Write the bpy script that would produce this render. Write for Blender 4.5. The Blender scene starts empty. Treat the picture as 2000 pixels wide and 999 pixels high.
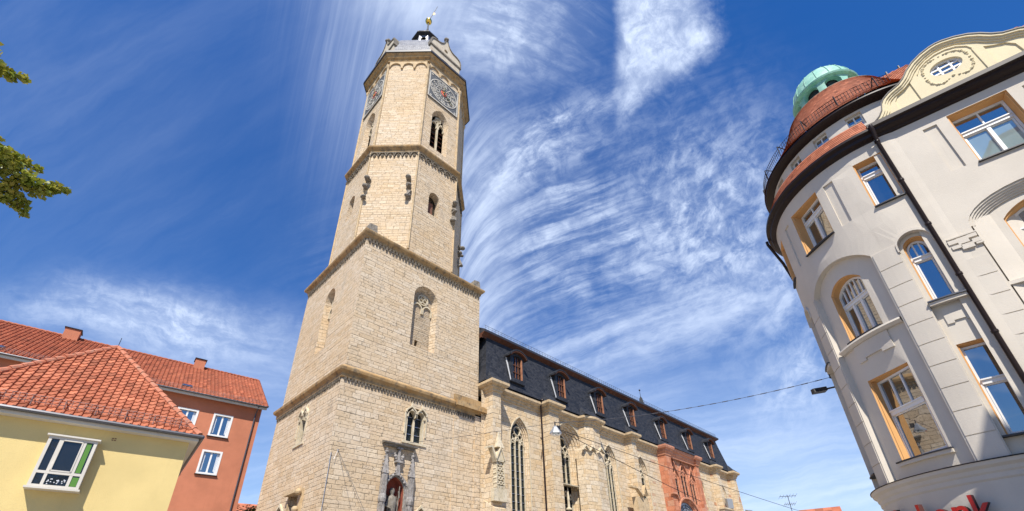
import bpy, bmesh, math, random
from math import sin, cos, pi, radians as rad, sqrt, atan2, hypot, floor
from mathutils import Vector, Matrix
from mathutils.geometry import delaunay_2d_cdt
random.seed(7)
sc = bpy.context.scene
COL = sc.collection

# ------------------------------------------------------------------ camera
YAW, PITCH, ROLL = rad(45.358), rad(29.019), rad(-1.447)
fv = Vector((sin(YAW)*cos(PITCH), cos(YAW)*cos(PITCH), sin(PITCH)))
rv = Vector((cos(YAW), -sin(YAW), 0)); uv_ = rv.cross(fv)
r2 = cos(ROLL)*rv + sin(ROLL)*uv_; u2 = -sin(ROLL)*rv + cos(ROLL)*uv_
cam = bpy.data.cameras.new('camera'); camo = bpy.data.objects.new('camera', cam); COL.objects.link(camo)
m = Matrix.Identity(4)
for i in range(3):
    m[i][0], m[i][1], m[i][2] = r2[i], u2[i], -fv[i]
m[0][3], m[1][3], m[2][3] = 0, 0, 1.6
camo.matrix_world = m
cam.sensor_fit = 'HORIZONTAL'; cam.sensor_width = 36; cam.lens = 896.9/2000*36
cam.shift_y = (677.3-499.5)/2000
cam.clip_start = 0.05; cam.clip_end = 3000
sc.camera = camo

# ------------------------------------------------------------------ sun, exposure
SUN_AZ, SUN_EL = rad(226), rad(53)
sl = bpy.data.lights.new('sun', 'SUN'); so = bpy.data.objects.new('sun', sl); COL.objects.link(so)
sl.energy = 5.0; sl.angle = rad(0.53); sl.color = (1.0, 0.945, 0.86)
so.rotation_euler = Vector((sin(SUN_AZ)*cos(SUN_EL), cos(SUN_AZ)*cos(SUN_EL), sin(SUN_EL))).to_track_quat('Z', 'Y').to_euler()
sc.view_settings.view_transform = 'Standard'; sc.view_settings.look = 'None'
sc.view_settings.exposure = 0.55; sc.view_settings.gamma = 1.0; sc.view_settings.use_curve_mapping = False
sc.render.film_transparent = False

# ------------------------------------------------------------------ node helpers
class NT:
    def __init__(s, nt): s.nt = nt; s.x = 0
    def n(s, typ, **k):
        o = s.nt.nodes.new(typ); s.x += 40; o.location = (s.x, -(s.x % 400))
        for a, b in k.items(): setattr(o, a, b)
        return o
    def set(s, sock, v):
        if isinstance(v, (int, float)): sock.default_value = v
        elif isinstance(v, (tuple, list)):
            sock.default_value = tuple(v) + ((1,) if len(v) == 3 and sock.type == 'RGBA' else ())
        else: s.nt.links.new(v, sock)
    def m(s, op, a, b=None, c=None, clamp=False):
        o = s.n('ShaderNodeMath', operation=op, use_clamp=clamp); s.set(o.inputs[0], a)
        if b is not None: s.set(o.inputs[1], b)
        if c is not None: s.set(o.inputs[2], c)
        return o.outputs[0]
    def add(s, a, b): return s.m('ADD', a, b)
    def mul(s, a, b): return s.m('MULTIPLY', a, b)
    def sub(s, a, b): return s.m('SUBTRACT', a, b)
    def vm(s, op, a, b=None, out=0):
        o = s.n('ShaderNodeVectorMath', operation=op); s.set(o.inputs[0], a)
        if b is not None: s.set(o.inputs[1], b)
        return o.outputs['Value'] if out else o.outputs[0]
    def comb(s, x, y, z=0.0):
        o = s.n('ShaderNodeCombineXYZ'); s.set(o.inputs[0], x); s.set(o.inputs[1], y); s.set(o.inputs[2], z); return o.outputs[0]
    def sep(s, v):
        o = s.n('ShaderNodeSeparateXYZ'); s.set(o.inputs[0], v); return o.outputs
    def noise(s, v, scale, detail=4, rough=0.55, dist=0.0, color=False):
        o = s.n('ShaderNodeTexNoise'); s.set(o.inputs['Vector'], v); o.inputs['Scale'].default_value = scale
        o.inputs['Detail'].default_value = detail; o.inputs['Roughness'].default_value = rough; o.inputs['Distortion'].default_value = dist
        return o.outputs[1 if color else 0]
    def white(s, v, color=False):
        o = s.n('ShaderNodeTexWhiteNoise', noise_dimensions='3D'); s.set(o.inputs['Vector'], v); return o.outputs[1 if color else 0]
    def mr(s, v, a, b, c=0.0, d=1.0, smooth=True):
        o = s.n('ShaderNodeMapRange', interpolation_type='SMOOTHSTEP' if smooth else 'LINEAR'); s.set(o.inputs[0], v)
        for i, q in enumerate((a, b, c, d)): s.set(o.inputs[i+1], q)
        return o.outputs[0]
    def mix(s, f, a, b, mode='MIX'):
        o = s.n('ShaderNodeMix', data_type='RGBA', blend_type=mode); s.set(o.inputs[0], f); s.set(o.inputs[6], a); s.set(o.inputs[7], b)
        return o.outputs[2]
    def ramp(s, f, stops):
        o = s.n('ShaderNodeValToRGB'); s.set(o.inputs[0], f); e = o.color_ramp.elements
        while len(e) < len(stops): e.new(0.5)
        for q, (p, c) in zip(e, stops): q.position = p; q.color = tuple(c) + (1,)
        return o.outputs[0]
    def bump(s, h, strength, dist):
        o = s.n('ShaderNodeBump'); s.set(o.inputs['Height'], h); o.inputs['Strength'].default_value = strength; o.inputs['Distance'].default_value = dist
        return o.outputs[0]
    def uv(s): return s.n('ShaderNodeTexCoord').outputs['UV']
    def obj(s): return s.n('ShaderNodeNewGeometry').outputs['Position']

MATS = {}
def mat(name, color=(0.5, 0.5, 0.5), rough=0.8, metal=0.0, spec=0.5, fn=None):
    M = bpy.data.materials.new(name); M.use_nodes = True
    nt = NT(M.node_tree); b = M.node_tree.nodes['Principled BSDF']
    b.inputs['Base Color'].default_value = (*color, 1); b.inputs['Roughness'].default_value = rough
    b.inputs['Metallic'].default_value = metal; b.inputs['Specular IOR Level'].default_value = spec
    if fn: fn(nt, b)
    MATS[name] = M
    return M

# ------------------------------------------------------------------ world: sky with cirrus
w = bpy.data.worlds.new('World'); sc.world = w; w.use_nodes = True
def build_world():
    nt = NT(w.node_tree); bg = w.node_tree.nodes['Background']
    sky = nt.n('ShaderNodeTexSky', sky_type='NISHITA', sun_disc=False, sun_elevation=SUN_EL, sun_rotation=SUN_AZ,
               altitude=300, air_density=1.0, dust_density=0.3, ozone_density=4.0)
    d = nt.n('ShaderNodeTexCoord').outputs['Generated']
    z = nt.sep(d)[2]
    tint = nt.ramp(nt.m('MAXIMUM', z, 0.0), [(0.0, (0.98, 1.02, 1.10)), (0.22, (0.68, 1.00, 1.32)), (0.5, (0.34, 0.90, 1.52)), (0.8, (0.28, 0.90, 1.62)), (1.0, (0.30, 0.92, 1.62))])
    blue = nt.mix(1.0, sky.outputs[0], tint, 'MULTIPLY')
    # directions measured from a fixed north-east, 30 degree high axis of the sky
    az, el = rad(45), rad(30)
    F = (sin(az)*cos(el), cos(az)*cos(el), sin(el)); R = (cos(az), -sin(az), 0.0)
    U = tuple(Vector(R).cross(Vector(F)))
    f = nt.vm('DOT_PRODUCT', d, F, 1); fs = nt.m('MAXIMUM', f, 0.12)
    a = nt.m('DIVIDE', nt.vm('DOT_PRODUCT', d, R, 1), fs); b = nt.m('DIVIDE', nt.vm('DOT_PRODUCT', d, U, 1), fs)
    front = nt.mr(f, 0.12, 0.3)
    base = nt.comb(a, b)
    lowc = nt.sep(nt.noise(base, 2.2, 3, 0.5, color=True))
    wa = nt.mul(nt.sub(lowc[0], 0.5), 1.0); wb = nt.mul(nt.sub(lowc[1], 0.5), 1.0)
    def gauss(ca, cb, ra, rb, ang, wob=0.25):
        x = nt.add(nt.sub(a, ca), nt.mul(wa, wob)); y = nt.add(nt.sub(b, cb), nt.mul(wb, wob))
        c, s_ = cos(ang), sin(ang)
        p = nt.add(nt.mul(x, c/ra), nt.mul(y, s_/ra)); q = nt.add(nt.mul(x, -s_/rb), nt.mul(y, c/rb))
        r = nt.add(nt.mul(p, p), nt.mul(q, q))
        return nt.m('POWER', 2.718, nt.mul(r, -1.0))
    fwarp = nt.noise(base, 9.0, 5, 0.6)
    def streak(ang, fx, fy, lo, hi, bend=0.0, bend0=0.0, seed=0.0, warp=0.12, detail=9, rough=0.62, fw=0.045):
        x = nt.add(a, nt.mul(wa, warp)); y = nt.add(b, nt.mul(wb, warp))
        c, s_ = cos(ang), sin(ang)
        p = nt.add(nt.mul(x, c), nt.mul(y, s_)); q = nt.add(nt.mul(x, -s_), nt.mul(y, c))
        if bend:
            t = nt.sub(p, bend0); q = nt.add(q, nt.mul(nt.mul(t, t), bend))
        q = nt.add(q, nt.mul(nt.sub(fwarp, 0.5), fw))
        v = nt.comb(nt.mul(p, fx), nt.mul(q, fy), seed)
        n = nt.add(nt.mul(nt.noise(v, 1.0, detail, rough+0.04, 0.25), 0.74), nt.mul(nt.noise(nt.comb(nt.mul(p, fx*3.5), nt.mul(q, fy*3.0), seed+3.0), 1.0, 5, 0.6, 0.2), 0.26))
        return nt.mr(n, lo, hi)
    def smax(*l):
        o = l[0]
        for q in l[1:]: o = nt.sub(nt.add(o, q), nt.mul(o, q))
        return o
    D = rad
    def flow(fx, fy, lo, hi, seed, k=0.30, curl=0.035, a0=-0.05, wdt=0.05, warp=0.012):
        # streaks along curved stream lines that rise steeply at their left end and fan out to the right
        x = nt.add(a, nt.mul(wa, warp)); y = nt.add(b, nt.mul(wb, warp))
        e = nt.m('POWER', 2.718, nt.mul(nt.sub(x, a0), -1.0/wdt)); e = nt.m('MINIMUM', e, 3.5)
        q = nt.add(nt.sub(y, nt.mul(x, k)), nt.mul(e, curl))
        q = nt.add(q, nt.mul(nt.sub(fwarp, 0.5), 0.030))
        n = nt.add(nt.mul(nt.noise(nt.comb(nt.mul(x, fx), nt.mul(q, fy), seed), 1.0, 10, 0.68, 0.2), 0.72), nt.mul(nt.noise(nt.comb(nt.mul(x, fx*3.5), nt.mul(q, fy*3.2), seed+5.0), 1.0, 6, 0.6, 0.2), 0.28))
        return nt.mr(n, lo, hi)
    mott = nt.mr(nt.noise(base, 21, 6, 0.66, 0.5), 0.34, 0.64, 0.40, 1.30); patch = nt.mr(nt.noise(base, 3.6, 4, 0.55), 0.34, 0.64, 0.30, 1.15)
    # bright ragged plume right of the tower top: straight left side, ragged right side, pointed foot
    t = nt.mul(nt.sub(b, 0.435), 1/0.30)
    en = nt.mul(nt.sub(nt.noise(base, 7.5, 8, 0.66), 0.5), 0.16)
    d1 = nt.add(nt.sub(a, 0.245), nt.mul(en, 0.35))
    d2 = nt.add(nt.sub(nt.add(0.252, nt.mr(t, 0.0, 0.72, 0.0, 0.20)), a), en)
    wedge = nt.mul(nt.mul(nt.mr(d1, -0.012, 0.03), nt.mr(d2, -0.035, 0.05)), nt.mr(t, -0.03, 0.06))
    ptex = streak(D(62), 5.0, 9.0, 0.30, 0.66, seed=3.1, warp=0.1, rough=0.7)
    plume = nt.mul(wedge, nt.add(nt.mul(nt.mul(ptex, mott), 0.50), 0.26))
    # cirrus mass around the tower top
    c2 = nt.mul(gauss(0.01, 0.69, 0.15, 0.13, D(10), 0.12), nt.add(nt.mul(nt.mul(streak(D(10), 4.5, 15, 0.36, 0.66, bend=1.2, bend0=-0.1, seed=8.0, warp=0.03, fw=0.04), mott), 0.50), 0.24))
    c2b = nt.mul(gauss(-0.20, 0.74, 0.09, 0.14, D(70), 0.12), nt.add(nt.mul(streak(D(64), 4.0, 12, 0.3, 0.7, seed=5.0, warp=0.02, fw=0.012), 0.40), 0.36))
    c3 = nt.mul(gauss(-0.30, 0.56, 0.13, 0.26, D(12), 0.1), nt.add(nt.mul(streak(D(77), 1.0, 30, 0.34, 0.80, seed=12.0, warp=0.01, detail=5, fw=0.004), 0.30), 0.13))
    # the great fan of streaks right of the tower
    fan = nt.mul(nt.mul(gauss(0.12, 0.17, 0.34, 0.26, D(25), 0.15), nt.mul(nt.add(nt.mul(flow(2.4, 24, 0.40, 0.64, 1.0), 0.60), 0.12), nt.add(0.45, nt.mul(mott, 0.55)))), patch)
    fan2 = nt.mul(gauss(-0.06, 0.22, 0.07, 0.26, D(0), 0.1), nt.add(nt.mul(flow(3.0, 14, 0.38, 0.66, 21.0), 0.50), 0.22))
    fan3 = nt.mul(nt.mul(gauss(0.44, 0.26, 0.17, 0.16, D(45), 0.15), nt.add(nt.mul(streak(D(48), 7, 15, 0.40, 0.64, seed=31.0, warp=0.08, rough=0.68), 0.55), 0.14)), mott)
    fan4 = nt.mul(nt.mul(gauss(0.09, 0.41, 0.19, 0.055, D(28), 0.15), nt.add(nt.mul(streak(D(30), 4, 17, 0.38, 0.64, seed=37.0, warp=0.12, rough=0.68), 0.60), 0.14)), mott)
    fan5 = nt.mul(gauss(0.36, 0.02, 0.32, 0.07, D(16), 0.12), nt.add(nt.mul(streak(D(15), 4, 17, 0.38, 0.66, seed=41.0, warp=0.03), 0.45), 0.10))
    fan6 = nt.mul(nt.mul(gauss(0.58, 0.12, 0.14, 0.14, D(50), 0.15), nt.add(nt.mul(streak(D(42), 6, 13, 0.38, 0.66, seed=47.0, warp=0.1, rough=0.68), 0.40), 0.12)), mott)
    # low bank on the left, faint veils above it, thin haze towards the horizon
    left = nt.mul(gauss(-0.76, 0.055, 0.24, 0.060, D(-8), 0.16), nt.add(nt.mul(nt.mul(streak(D(-14), 5.0, 13, 0.36, 0.64, seed=51.0, warp=0.12, rough=0.66), mott), 0.62), 0.20))
    left2 = nt.mul(gauss(-0.62, -0.02, 0.50, 0.09, D(-9), 0.12), nt.add(nt.mul(streak(D(-8), 2.2, 16, 0.34, 0.75, seed=57.0, warp=0.06), 0.34), 0.12))
    veil = nt.mul(gauss(-0.95, 0.50, 0.55, 0.60, D(20), 0.2), nt.add(nt.mul(streak(D(30), 1.0, 5, 0.35, 0.75, seed=71.0, warp=0.1, detail=5), 0.09), 0.03))
    low = nt.mul(nt.mr(b, 0.06, -0.36), nt.add(nt.mul(streak(D(8), 1.6, 17, 0.34, 0.74, seed=61.0, warp=0.05), 0.34), 0.36))
    low = nt.mul(low, nt.mr(a, -0.75, 0.1, 0.55, 1.0))
    low2 = nt.mul(nt.mul(gauss(0.66, -0.10, 0.12, 0.10, D(60), 0.15), nt.add(nt.mul(streak(D(50), 6, 10, 0.34, 0.70, seed=67.0, warp=0.1, rough=0.68), 0.40), 0.10)), mott)
    al = smax(plume, c2, c2b, c3, fan, fan2, fan3, fan4, fan5, fan6, left, left2, veil, low, low2)
    # the rest of the sky: light cirrus on a high sheet
    zz = nt.m('MAXIMUM', z, 0.12); s3 = nt.sep(d)
    v = nt.comb(nt.m('DIVIDE', s3[0], zz), nt.m('DIVIDE', s3[1], zz))
    rest = nt.mul(nt.mr(nt.noise(v, 1.6, 6, 0.6, 0.6), 0.52, 0.78), 0.5)
    al = nt.add(nt.mul(al, front), nt.mul(rest, nt.sub(1.0, front)))
    al = nt.mul(nt.m('MINIMUM', al, 0.93), nt.mr(z, -0.02, 0.03))
    cloud = nt.mix(1.0, (8.6, 9.8, 11.9), (1.0, 1.0, 1.0), 'MULTIPLY')
    col = nt.mix(al, blue, cloud)
    nt.set(bg.inputs[0], col); bg.inputs[1].default_value = 0.076
build_world()

# ------------------------------------------------------------------ materials
def masonry(dark=0.0, h=0.28, cols=None, joint=0.016, jstr=0.8, stain=1.0, patches=None):
    cols = cols or [(0.0, (0.545, 0.425, 0.285)), (0.25, (0.590, 0.468, 0.322)), (0.5, (0.612, 0.492, 0.348)), (0.75, (0.590, 0.485, 0.355)), (1.0, (0.655, 0.548, 0.408))]
    def fn(nt, b):
        s = nt.sep(nt.uv()); x, y = s[0], s[1]; P = nt.obj()
        y2 = nt.add(nt.add(y, nt.mul(nt.noise(nt.comb(0.0, nt.mul(y, 1.3)), 1.0, 1), 0.55)), nt.mul(nt.noise(P, 0.9, 2), 0.06))
        yh = nt.mul(y2, 1/h); row = nt.m('FLOOR', yh); fy = nt.m('FRACT', yh)
        r1 = nt.white(nt.comb(row, 3.3)); L = nt.add(0.52, nt.mul(r1, 0.48))
        xl = nt.add(nt.m('DIVIDE', nt.add(x, nt.mul(nt.noise(nt.comb(x, row), 0.9, 1), 0.5)), L), nt.mul(r1, 37.0)); cl = nt.m('FLOOR', xl); fx = nt.m('FRACT', xl)
        dx = nt.mul(nt.m('MINIMUM', fx, nt.sub(1.0, fx)), L); dy = nt.mul(nt.m('MINIMUM', fy, nt.sub(1.0, fy)), h)
        jn = nt.mul(nt.sub(nt.noise(P, 7, 3), 0.5), 0.022)
        mort = nt.m('MAXIMUM', nt.mr(nt.add(dy, jn), joint*1.9, joint*0.5), nt.mul(nt.mr(nt.add(dx, jn), joint*1.8, joint*0.4), 0.9))
        jv = nt.mr(nt.noise(nt.vm('MULTIPLY', P, (1, 1, 2.2)), 1.7, 5, 0.7), 0.40, 0.62, 0.05, 1.0)
        cell = nt.white(nt.comb(row, cl, 1.0))
        c = nt.ramp(cell, cols)
        big = nt.noise(P, 0.22, 5, 0.6); fine = nt.noise(P, 6.0, 6, 0.7)
        c = nt.mix(nt.mr(big, 0.35, 0.70), c, nt.mix(1.0, c, (1.02, 0.97, 0.89), 'MULTIPLY'))
        c = nt.mix(nt.mul(nt.mr(nt.noise(P, 1.6, 5, 0.65), 0.45, 0.75), 0.5), c, nt.mix(1.0, c, (0.90, 0.86, 0.84), 'MULTIPLY'))
        c = nt.mix(nt.mul(nt.mr(fine, 0.42, 0.72), 0.5), c, nt.mix(1.0, c, (0.66, 0.60, 0.53), 'MULTIPLY'))
        # pits and weathered streaks
        pit = nt.mr(nt.noise(nt.vm('MULTIPLY', P, (1, 1, 1.8)), 5.5, 4, 0.75), 0.585, 0.66)
        c = nt.mix(nt.mul(pit, nt.mul(nt.mr(nt.noise(P, 0.5, 3), 0.34, 0.60), 0.9*stain)), c, (0.14, 0.115, 0.085))
        grey = nt.mr(nt.noise(nt.vm('MULTIPLY', P, (1, 1, 0.45)), 0.75, 6, 0.7), 0.56, 0.74)
        c = nt.mix(nt.mul(grey, 0.46*stain), c, (0.28, 0.245, 0.195))
        run = nt.mr(nt.noise(nt.vm('MULTIPLY', P, (1, 1, 0.16)), 1.5, 6, 0.72), 0.54, 0.74)
        c = nt.mix(nt.mul(nt.mul(run, nt.mr(nt.noise(P, 0.17, 3), 0.42, 0.62)), 0.42*stain), c, (0.30, 0.235, 0.155))
        zone = nt.mr(nt.noise(nt.vm('MULTIPLY', P, (0.5, 0.5, 1)), 0.13, 2, 0.5), 0.40, 0.60)
        c = nt.mix(nt.mul(zone, 0.5), c, nt.mix(1.0, c, (0.93, 0.905, 0.86), 'MULTIPLY'))
        if patches:
            pp = nt.mr(nt.white(nt.comb(row, cl, 9.0)), 0.93, 0.94)
            c = nt.mix(nt.mul(pp, nt.mul(nt.mr(nt.sep(P)[0], 38.0, 56.0), 0.7)), c, patches)
        c = nt.mix(nt.mul(nt.mul(mort, jv), jstr), c, (0.16, 0.125, 0.085))
        if dark: c = nt.mix(dark, c, (0.13, 0.115, 0.095))
        nt.set(b.inputs['Base Color'], c)
        hgt = nt.add(nt.add(nt.mul(mort, -0.9), nt.mul(fine, 0.35)), nt.add(nt.mul(cell, 0.35), nt.mul(pit, -0.6)))
        nt.set(b.inputs['Normal'], nt.bump(hgt, 0.9, 0.025))
    return fn
mat('tower_masonry', rough=0.92, spec=0.2, fn=masonry())
mat('nave_masonry', rough=0.92, spec=0.2, fn=masonry(h=0.36, patches=(0.40, 0.17, 0.09), jstr=0.7,
    cols=[(0.0, (0.575, 0.44, 0.275)), (0.3, (0.62, 0.49, 0.325)), (0.6, (0.605, 0.50, 0.36)), (1.0, (0.66, 0.56, 0.415))]))
mat('red_masonry', rough=0.9, spec=0.2, fn=masonry(h=0.5, joint=0.012, jstr=0.5, stain=0.7,
    cols=[(0.0, (0.42, 0.155, 0.085)), (0.4, (0.52, 0.205, 0.115)), (0.75, (0.57, 0.25, 0.15)), (1.0, (0.50, 0.28, 0.19))]))
mat('fill_masonry', rough=0.95, spec=0.15, fn=masonry(dark=0.30, h=0.16, joint=0.014, jstr=1.0))

def weathered(c0, c1, scale=2.0, dirt_sun=(0.09, 0.08, 0.065), amt=0.6, bs=0.5):
    def fn(nt, b):
        P = nt.obj(); n = nt.noise(P, scale, 6, 0.65); c = nt.mix(nt.mr(n, 0.3, 0.7), c0, c1)
        d = nt.mr(nt.noise(nt.vm('MULTIPLY', P, (1, 1, 0.6)), scale*1.7, 5, 0.7), 0.47, 0.66)
        c = nt.mix(nt.mul(d, amt), c, dirt_sun); nt.set(b.inputs['Base Color'], c)
        nt.set(b.inputs['Normal'], nt.bump(nt.noise(P, scale*6, 5, 0.7), bs, 0.02))
    return fn
mat('trim_stone', rough=0.9, spec=0.2, fn=weathered((0.47, 0.34, 0.19), (0.56, 0.43, 0.27), 2.2, amt=0.4))
mat('carved_stone', rough=0.9, spec=0.2, fn=weathered((0.50, 0.42, 0.28), (0.62, 0.54, 0.40), 3.0, amt=0.3))
mat('string_stone', rough=0.9, spec=0.2, fn=weathered((0.34, 0.205, 0.085), (0.42, 0.29, 0.15), 1.5, amt=0.65))  # darkened: shade on the overhanging lips is put into the colour
mat('dark_stone', rough=0.95, spec=0.15, fn=weathered((0.17, 0.15, 0.12), (0.28, 0.25, 0.21), 3.5, amt=0.8))
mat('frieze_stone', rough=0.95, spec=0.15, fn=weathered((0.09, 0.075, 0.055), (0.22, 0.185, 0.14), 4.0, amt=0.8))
mat('grey_carving', rough=0.9, spec=0.2, fn=weathered((0.24, 0.22, 0.20), (0.38, 0.35, 0.32), 4, amt=0.7))
mat('red_carving', rough=0.9, spec=0.2, fn=weathered((0.46, 0.18, 0.10), (0.58, 0.29, 0.18), 3, dirt_sun=(0.2, 0.08, 0.05), amt=0.4))
mat('niche_red', rough=0.85, fn=weathered((0.24, 0.055, 0.032), (0.36, 0.09, 0.05), 3, dirt_sun=(0.1, 0.04, 0.03), amt=0.4))
mat('gable_stone', rough=0.9, spec=0.2, fn=weathered((0.46, 0.40, 0.30), (0.54, 0.48, 0.38), 2.0, dirt_sun=(0.32, 0.19, 0.12), amt=0.35))

def slate(base=(0.022, 0.026, 0.038), hi=(0.05, 0.056, 0.075), rough=0.5, rw=0.30, rh=0.17, light=None):
    def fn(nt, b):
        s = nt.sep(nt.uv()); P = nt.obj()
        row = nt.m('FLOOR', nt.mul(s[1], 1/rh)); xs = nt.add(nt.mul(s[0], 1/rw), nt.mul(nt.white(nt.comb(row, 2.0)), 5.0)); cl = nt.m('FLOOR', xs)
        fy = nt.m('FRACT', nt.mul(s[1], 1/rh)); fx = nt.m('FRACT', xs)
        cell = nt.white(nt.comb(row, cl)); c = nt.mix(nt.add(nt.mul(cell, 0.6), nt.mul(nt.noise(P, 0.7, 5, 0.7), 0.4)), base, hi)
        c = nt.mix(nt.mul(nt.mr(nt.noise(P, 3.5, 5, 0.75), 0.60, 0.72), 0.35), c, (0.16, 0.16, 0.165))
        if light: c = nt.mix(nt.mr(nt.noise(P, 1.8, 6, 0.75), 0.35, 0.65), c, light)
        nt.set(b.inputs['Base Color'], c)
        nt.set(b.inputs['Roughness'], nt.add(rough-0.12, nt.mul(cell, 0.24)))
        e = nt.m('MINIMUM', nt.mr(fy, 0.0, 0.14), nt.mr(nt.m('MINIMUM', fx, nt.sub(1.0, fx)), 0.0, 0.06))
        h = nt.add(nt.add(nt.mul(fy, -0.6), nt.mul(e, 0.5)), nt.mul(cell, 0.35))
        nt.set(b.inputs['Normal'], nt.bump(h, 0.8, 0.02))
    return fn
mat('slate', rough=0.55, spec=0.22, fn=slate((0.013, 0.0145, 0.018), (0.040, 0.042, 0.050), 0.6))
mat('sunlit_slate', rough=0.5, spec=0.3, fn=slate((0.07, 0.075, 0.09), (0.16, 0.165, 0.19), 0.5, 0.22, 0.2, light=(0.22, 0.225, 0.24)))  # paler slate: silvery sheen of the sunlit cap put into the colour

def tilemat(c0, c1, c2, lich=0.25):
    def fn(nt, b):
        s = nt.sep(nt.uv()); P = nt.obj()
        cell = nt.white(nt.comb(nt.m('FLOOR', s[0]), nt.m('FLOOR', s[1])))
        c = nt.ramp(cell, [(0.0, c0), (0.5, c1), (1.0, c2)])
        c = nt.mix(nt.mul(nt.mr(nt.noise(P, 1.2, 6, 0.7), 0.42, 0.75), 0.5), c, tuple(q*0.55 for q in c0))
        c = nt.mix(nt.mul(nt.mr(nt.noise(P, 14, 4, 0.7), 0.60, 0.74), lich), c, (0.30, 0.25, 0.20))
        odd = nt.white(nt.comb(nt.m('FLOOR', s[0]), nt.m('FLOOR', s[1]), 4.0))
        c = nt.mix(nt.mul(nt.mr(odd, 0.90, 0.93), 0.55), c, tuple(q*0.45 for q in c0)); c = nt.mix(nt.mul(nt.mr(odd, 0.07, 0.04), 0.6), c, tuple(min(1, q*1.35) for q in c2))
        c = nt.mix(nt.mul(nt.mr(nt.noise(P, 0.55, 5, 0.7), 0.52, 0.72), 0.40), c, (0.13, 0.055, 0.035))
        nt.set(b.inputs['Base Color'], c); nt.set(b.inputs['Normal'], nt.bump(nt.noise(P, 30, 4, 0.7), 0.35, 0.01))
    return fn
mat('red_tile', rough=0.75, spec=0.3, fn=tilemat((0.335, 0.098, 0.048), (0.390, 0.122, 0.060), (0.435, 0.148, 0.076), 0.35))
mat('brown_tile', rough=0.7, spec=0.3, fn=tilemat((0.33, 0.098, 0.045), (0.40, 0.128, 0.060), (0.46, 0.165, 0.085)))
mat('ridge_tile', rough=0.8, spec=0.3, fn=weathered((0.40, 0.12, 0.06), (0.50, 0.20, 0.12), 5, dirt_sun=(0.25, 0.19, 0.14), amt=0.6))

def plaster(c, var=0.06, bs=0.12, scale=26, streaks=0.12):
    def fn(nt, b):
        P = nt.obj(); n = nt.noise(P, 0.6, 5, 0.6); f = nt.noise(P, scale, 4, 0.7)
        c2 = tuple(q*(1-var*2.2) for q in c); c3 = tuple(min(1, q*(1+var)) for q in c)
        k = nt.mix(nt.mr(n, 0.3, 0.7), c2, c3)
        st = nt.mr(nt.noise(nt.vm('MULTIPLY', P, (1, 1, 0.25)), 1.1, 6, 0.7), 0.5, 0.8)
        k = nt.mix(nt.mul(st, streaks*2), k, tuple(q*0.68 for q in c))
        dr = nt.mr(nt.noise(nt.vm('MULTIPLY', P, (1, 1, 0.07)), 3.2, 5, 0.7), 0.57, 0.74)
        k = nt.mix(nt.mul(nt.mul(dr, nt.mr(nt.noise(P, 0.5, 3), 0.42, 0.6)), 0.30), k, tuple(q*0.62 for q in c))
        pt = nt.mr(nt.noise(P, 1.7, 3, 0.5), 0.60, 0.63)
        k = nt.mix(nt.mul(pt, 0.10), k, tuple(min(1, q*1.12) for q in c))
        k = nt.mix(nt.mul(f, 0.34), k, tuple(q*0.72 for q in c))
        nt.set(b.inputs['Base Color'], k); nt.set(b.inputs['Normal'], nt.bump(f, bs, 0.02))
    return fn
mat('grey_plaster', rough=0.93, spec=0.15, fn=plaster((0.615, 0.560, 0.478), 0.035, 0.25, 34, 0.10))
mat('cream_plaster', rough=0.93, spec=0.15, fn=plaster((0.76, 0.66, 0.44), 0.03, 0.2, 34, 0.08))
mat('orange_reveal', rough=0.9, spec=0.15, fn=plaster((0.66, 0.37, 0.15), 0.03, 0.15, 34, 0.05))
mat('yellow_plaster', rough=0.93, spec=0.15, fn=plaster((0.70, 0.545, 0.240), 0.04, 0.55, 42, 0.08))
mat('salmon_plaster', rough=0.93, spec=0.15, fn=plaster((0.52, 0.20, 0.115), 0.06, 0.5, 30, 0.22))
mat('white_paint', (0.72, 0.72, 0.70), 0.45)
mat('off_white', rough=0.7, fn=plaster((0.62, 0.58, 0.50), 0.05, 0.1, 20, 0.15))
def glassfn(tint, ref, blend=0.35):
    def fn(nt, b):
        P = nt.obj()
        nt.set(b.inputs['Base Color'], nt.mix(nt.noise(P, 0.9, 2), tint, tuple(q*0.5 for q in tint)))
        out = nt.nt.nodes['Material Output']; g = nt.n('ShaderNodeBsdfGlossy'); g.inputs['Roughness'].default_value = 0.015
        nt.set(g.inputs['Normal'], nt.bump(nt.noise(P, 1.1, 1), 0.03, 0.1))
        lw = nt.n('ShaderNodeLayerWeight'); lw.inputs['Blend'].default_value = blend
        mx = nt.n('ShaderNodeMixShader'); nt.set(mx.inputs[0], nt.mr(lw.outputs['Fresnel'], 0.0, 1.0, ref, 1.0, False))
        nt.set(mx.inputs[1], b.outputs[0]); nt.set(mx.inputs[2], g.outputs[0]); nt.set(out.inputs[0], mx.outputs[0])
    return fn
mat('window_glass', (0.02, 0.025, 0.03), 0.1, fn=glassfn((0.020, 0.026, 0.032), 0.38))
mat('milky_glass', (0.25, 0.34, 0.34), 0.2, fn=glassfn((0.30, 0.42, 0.42), 0.28))
mat('dark_glass', (0.01, 0.01, 0.012), 0.2, fn=glassfn((0.012, 0.012, 0.013), 0.04, 0.12))
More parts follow.
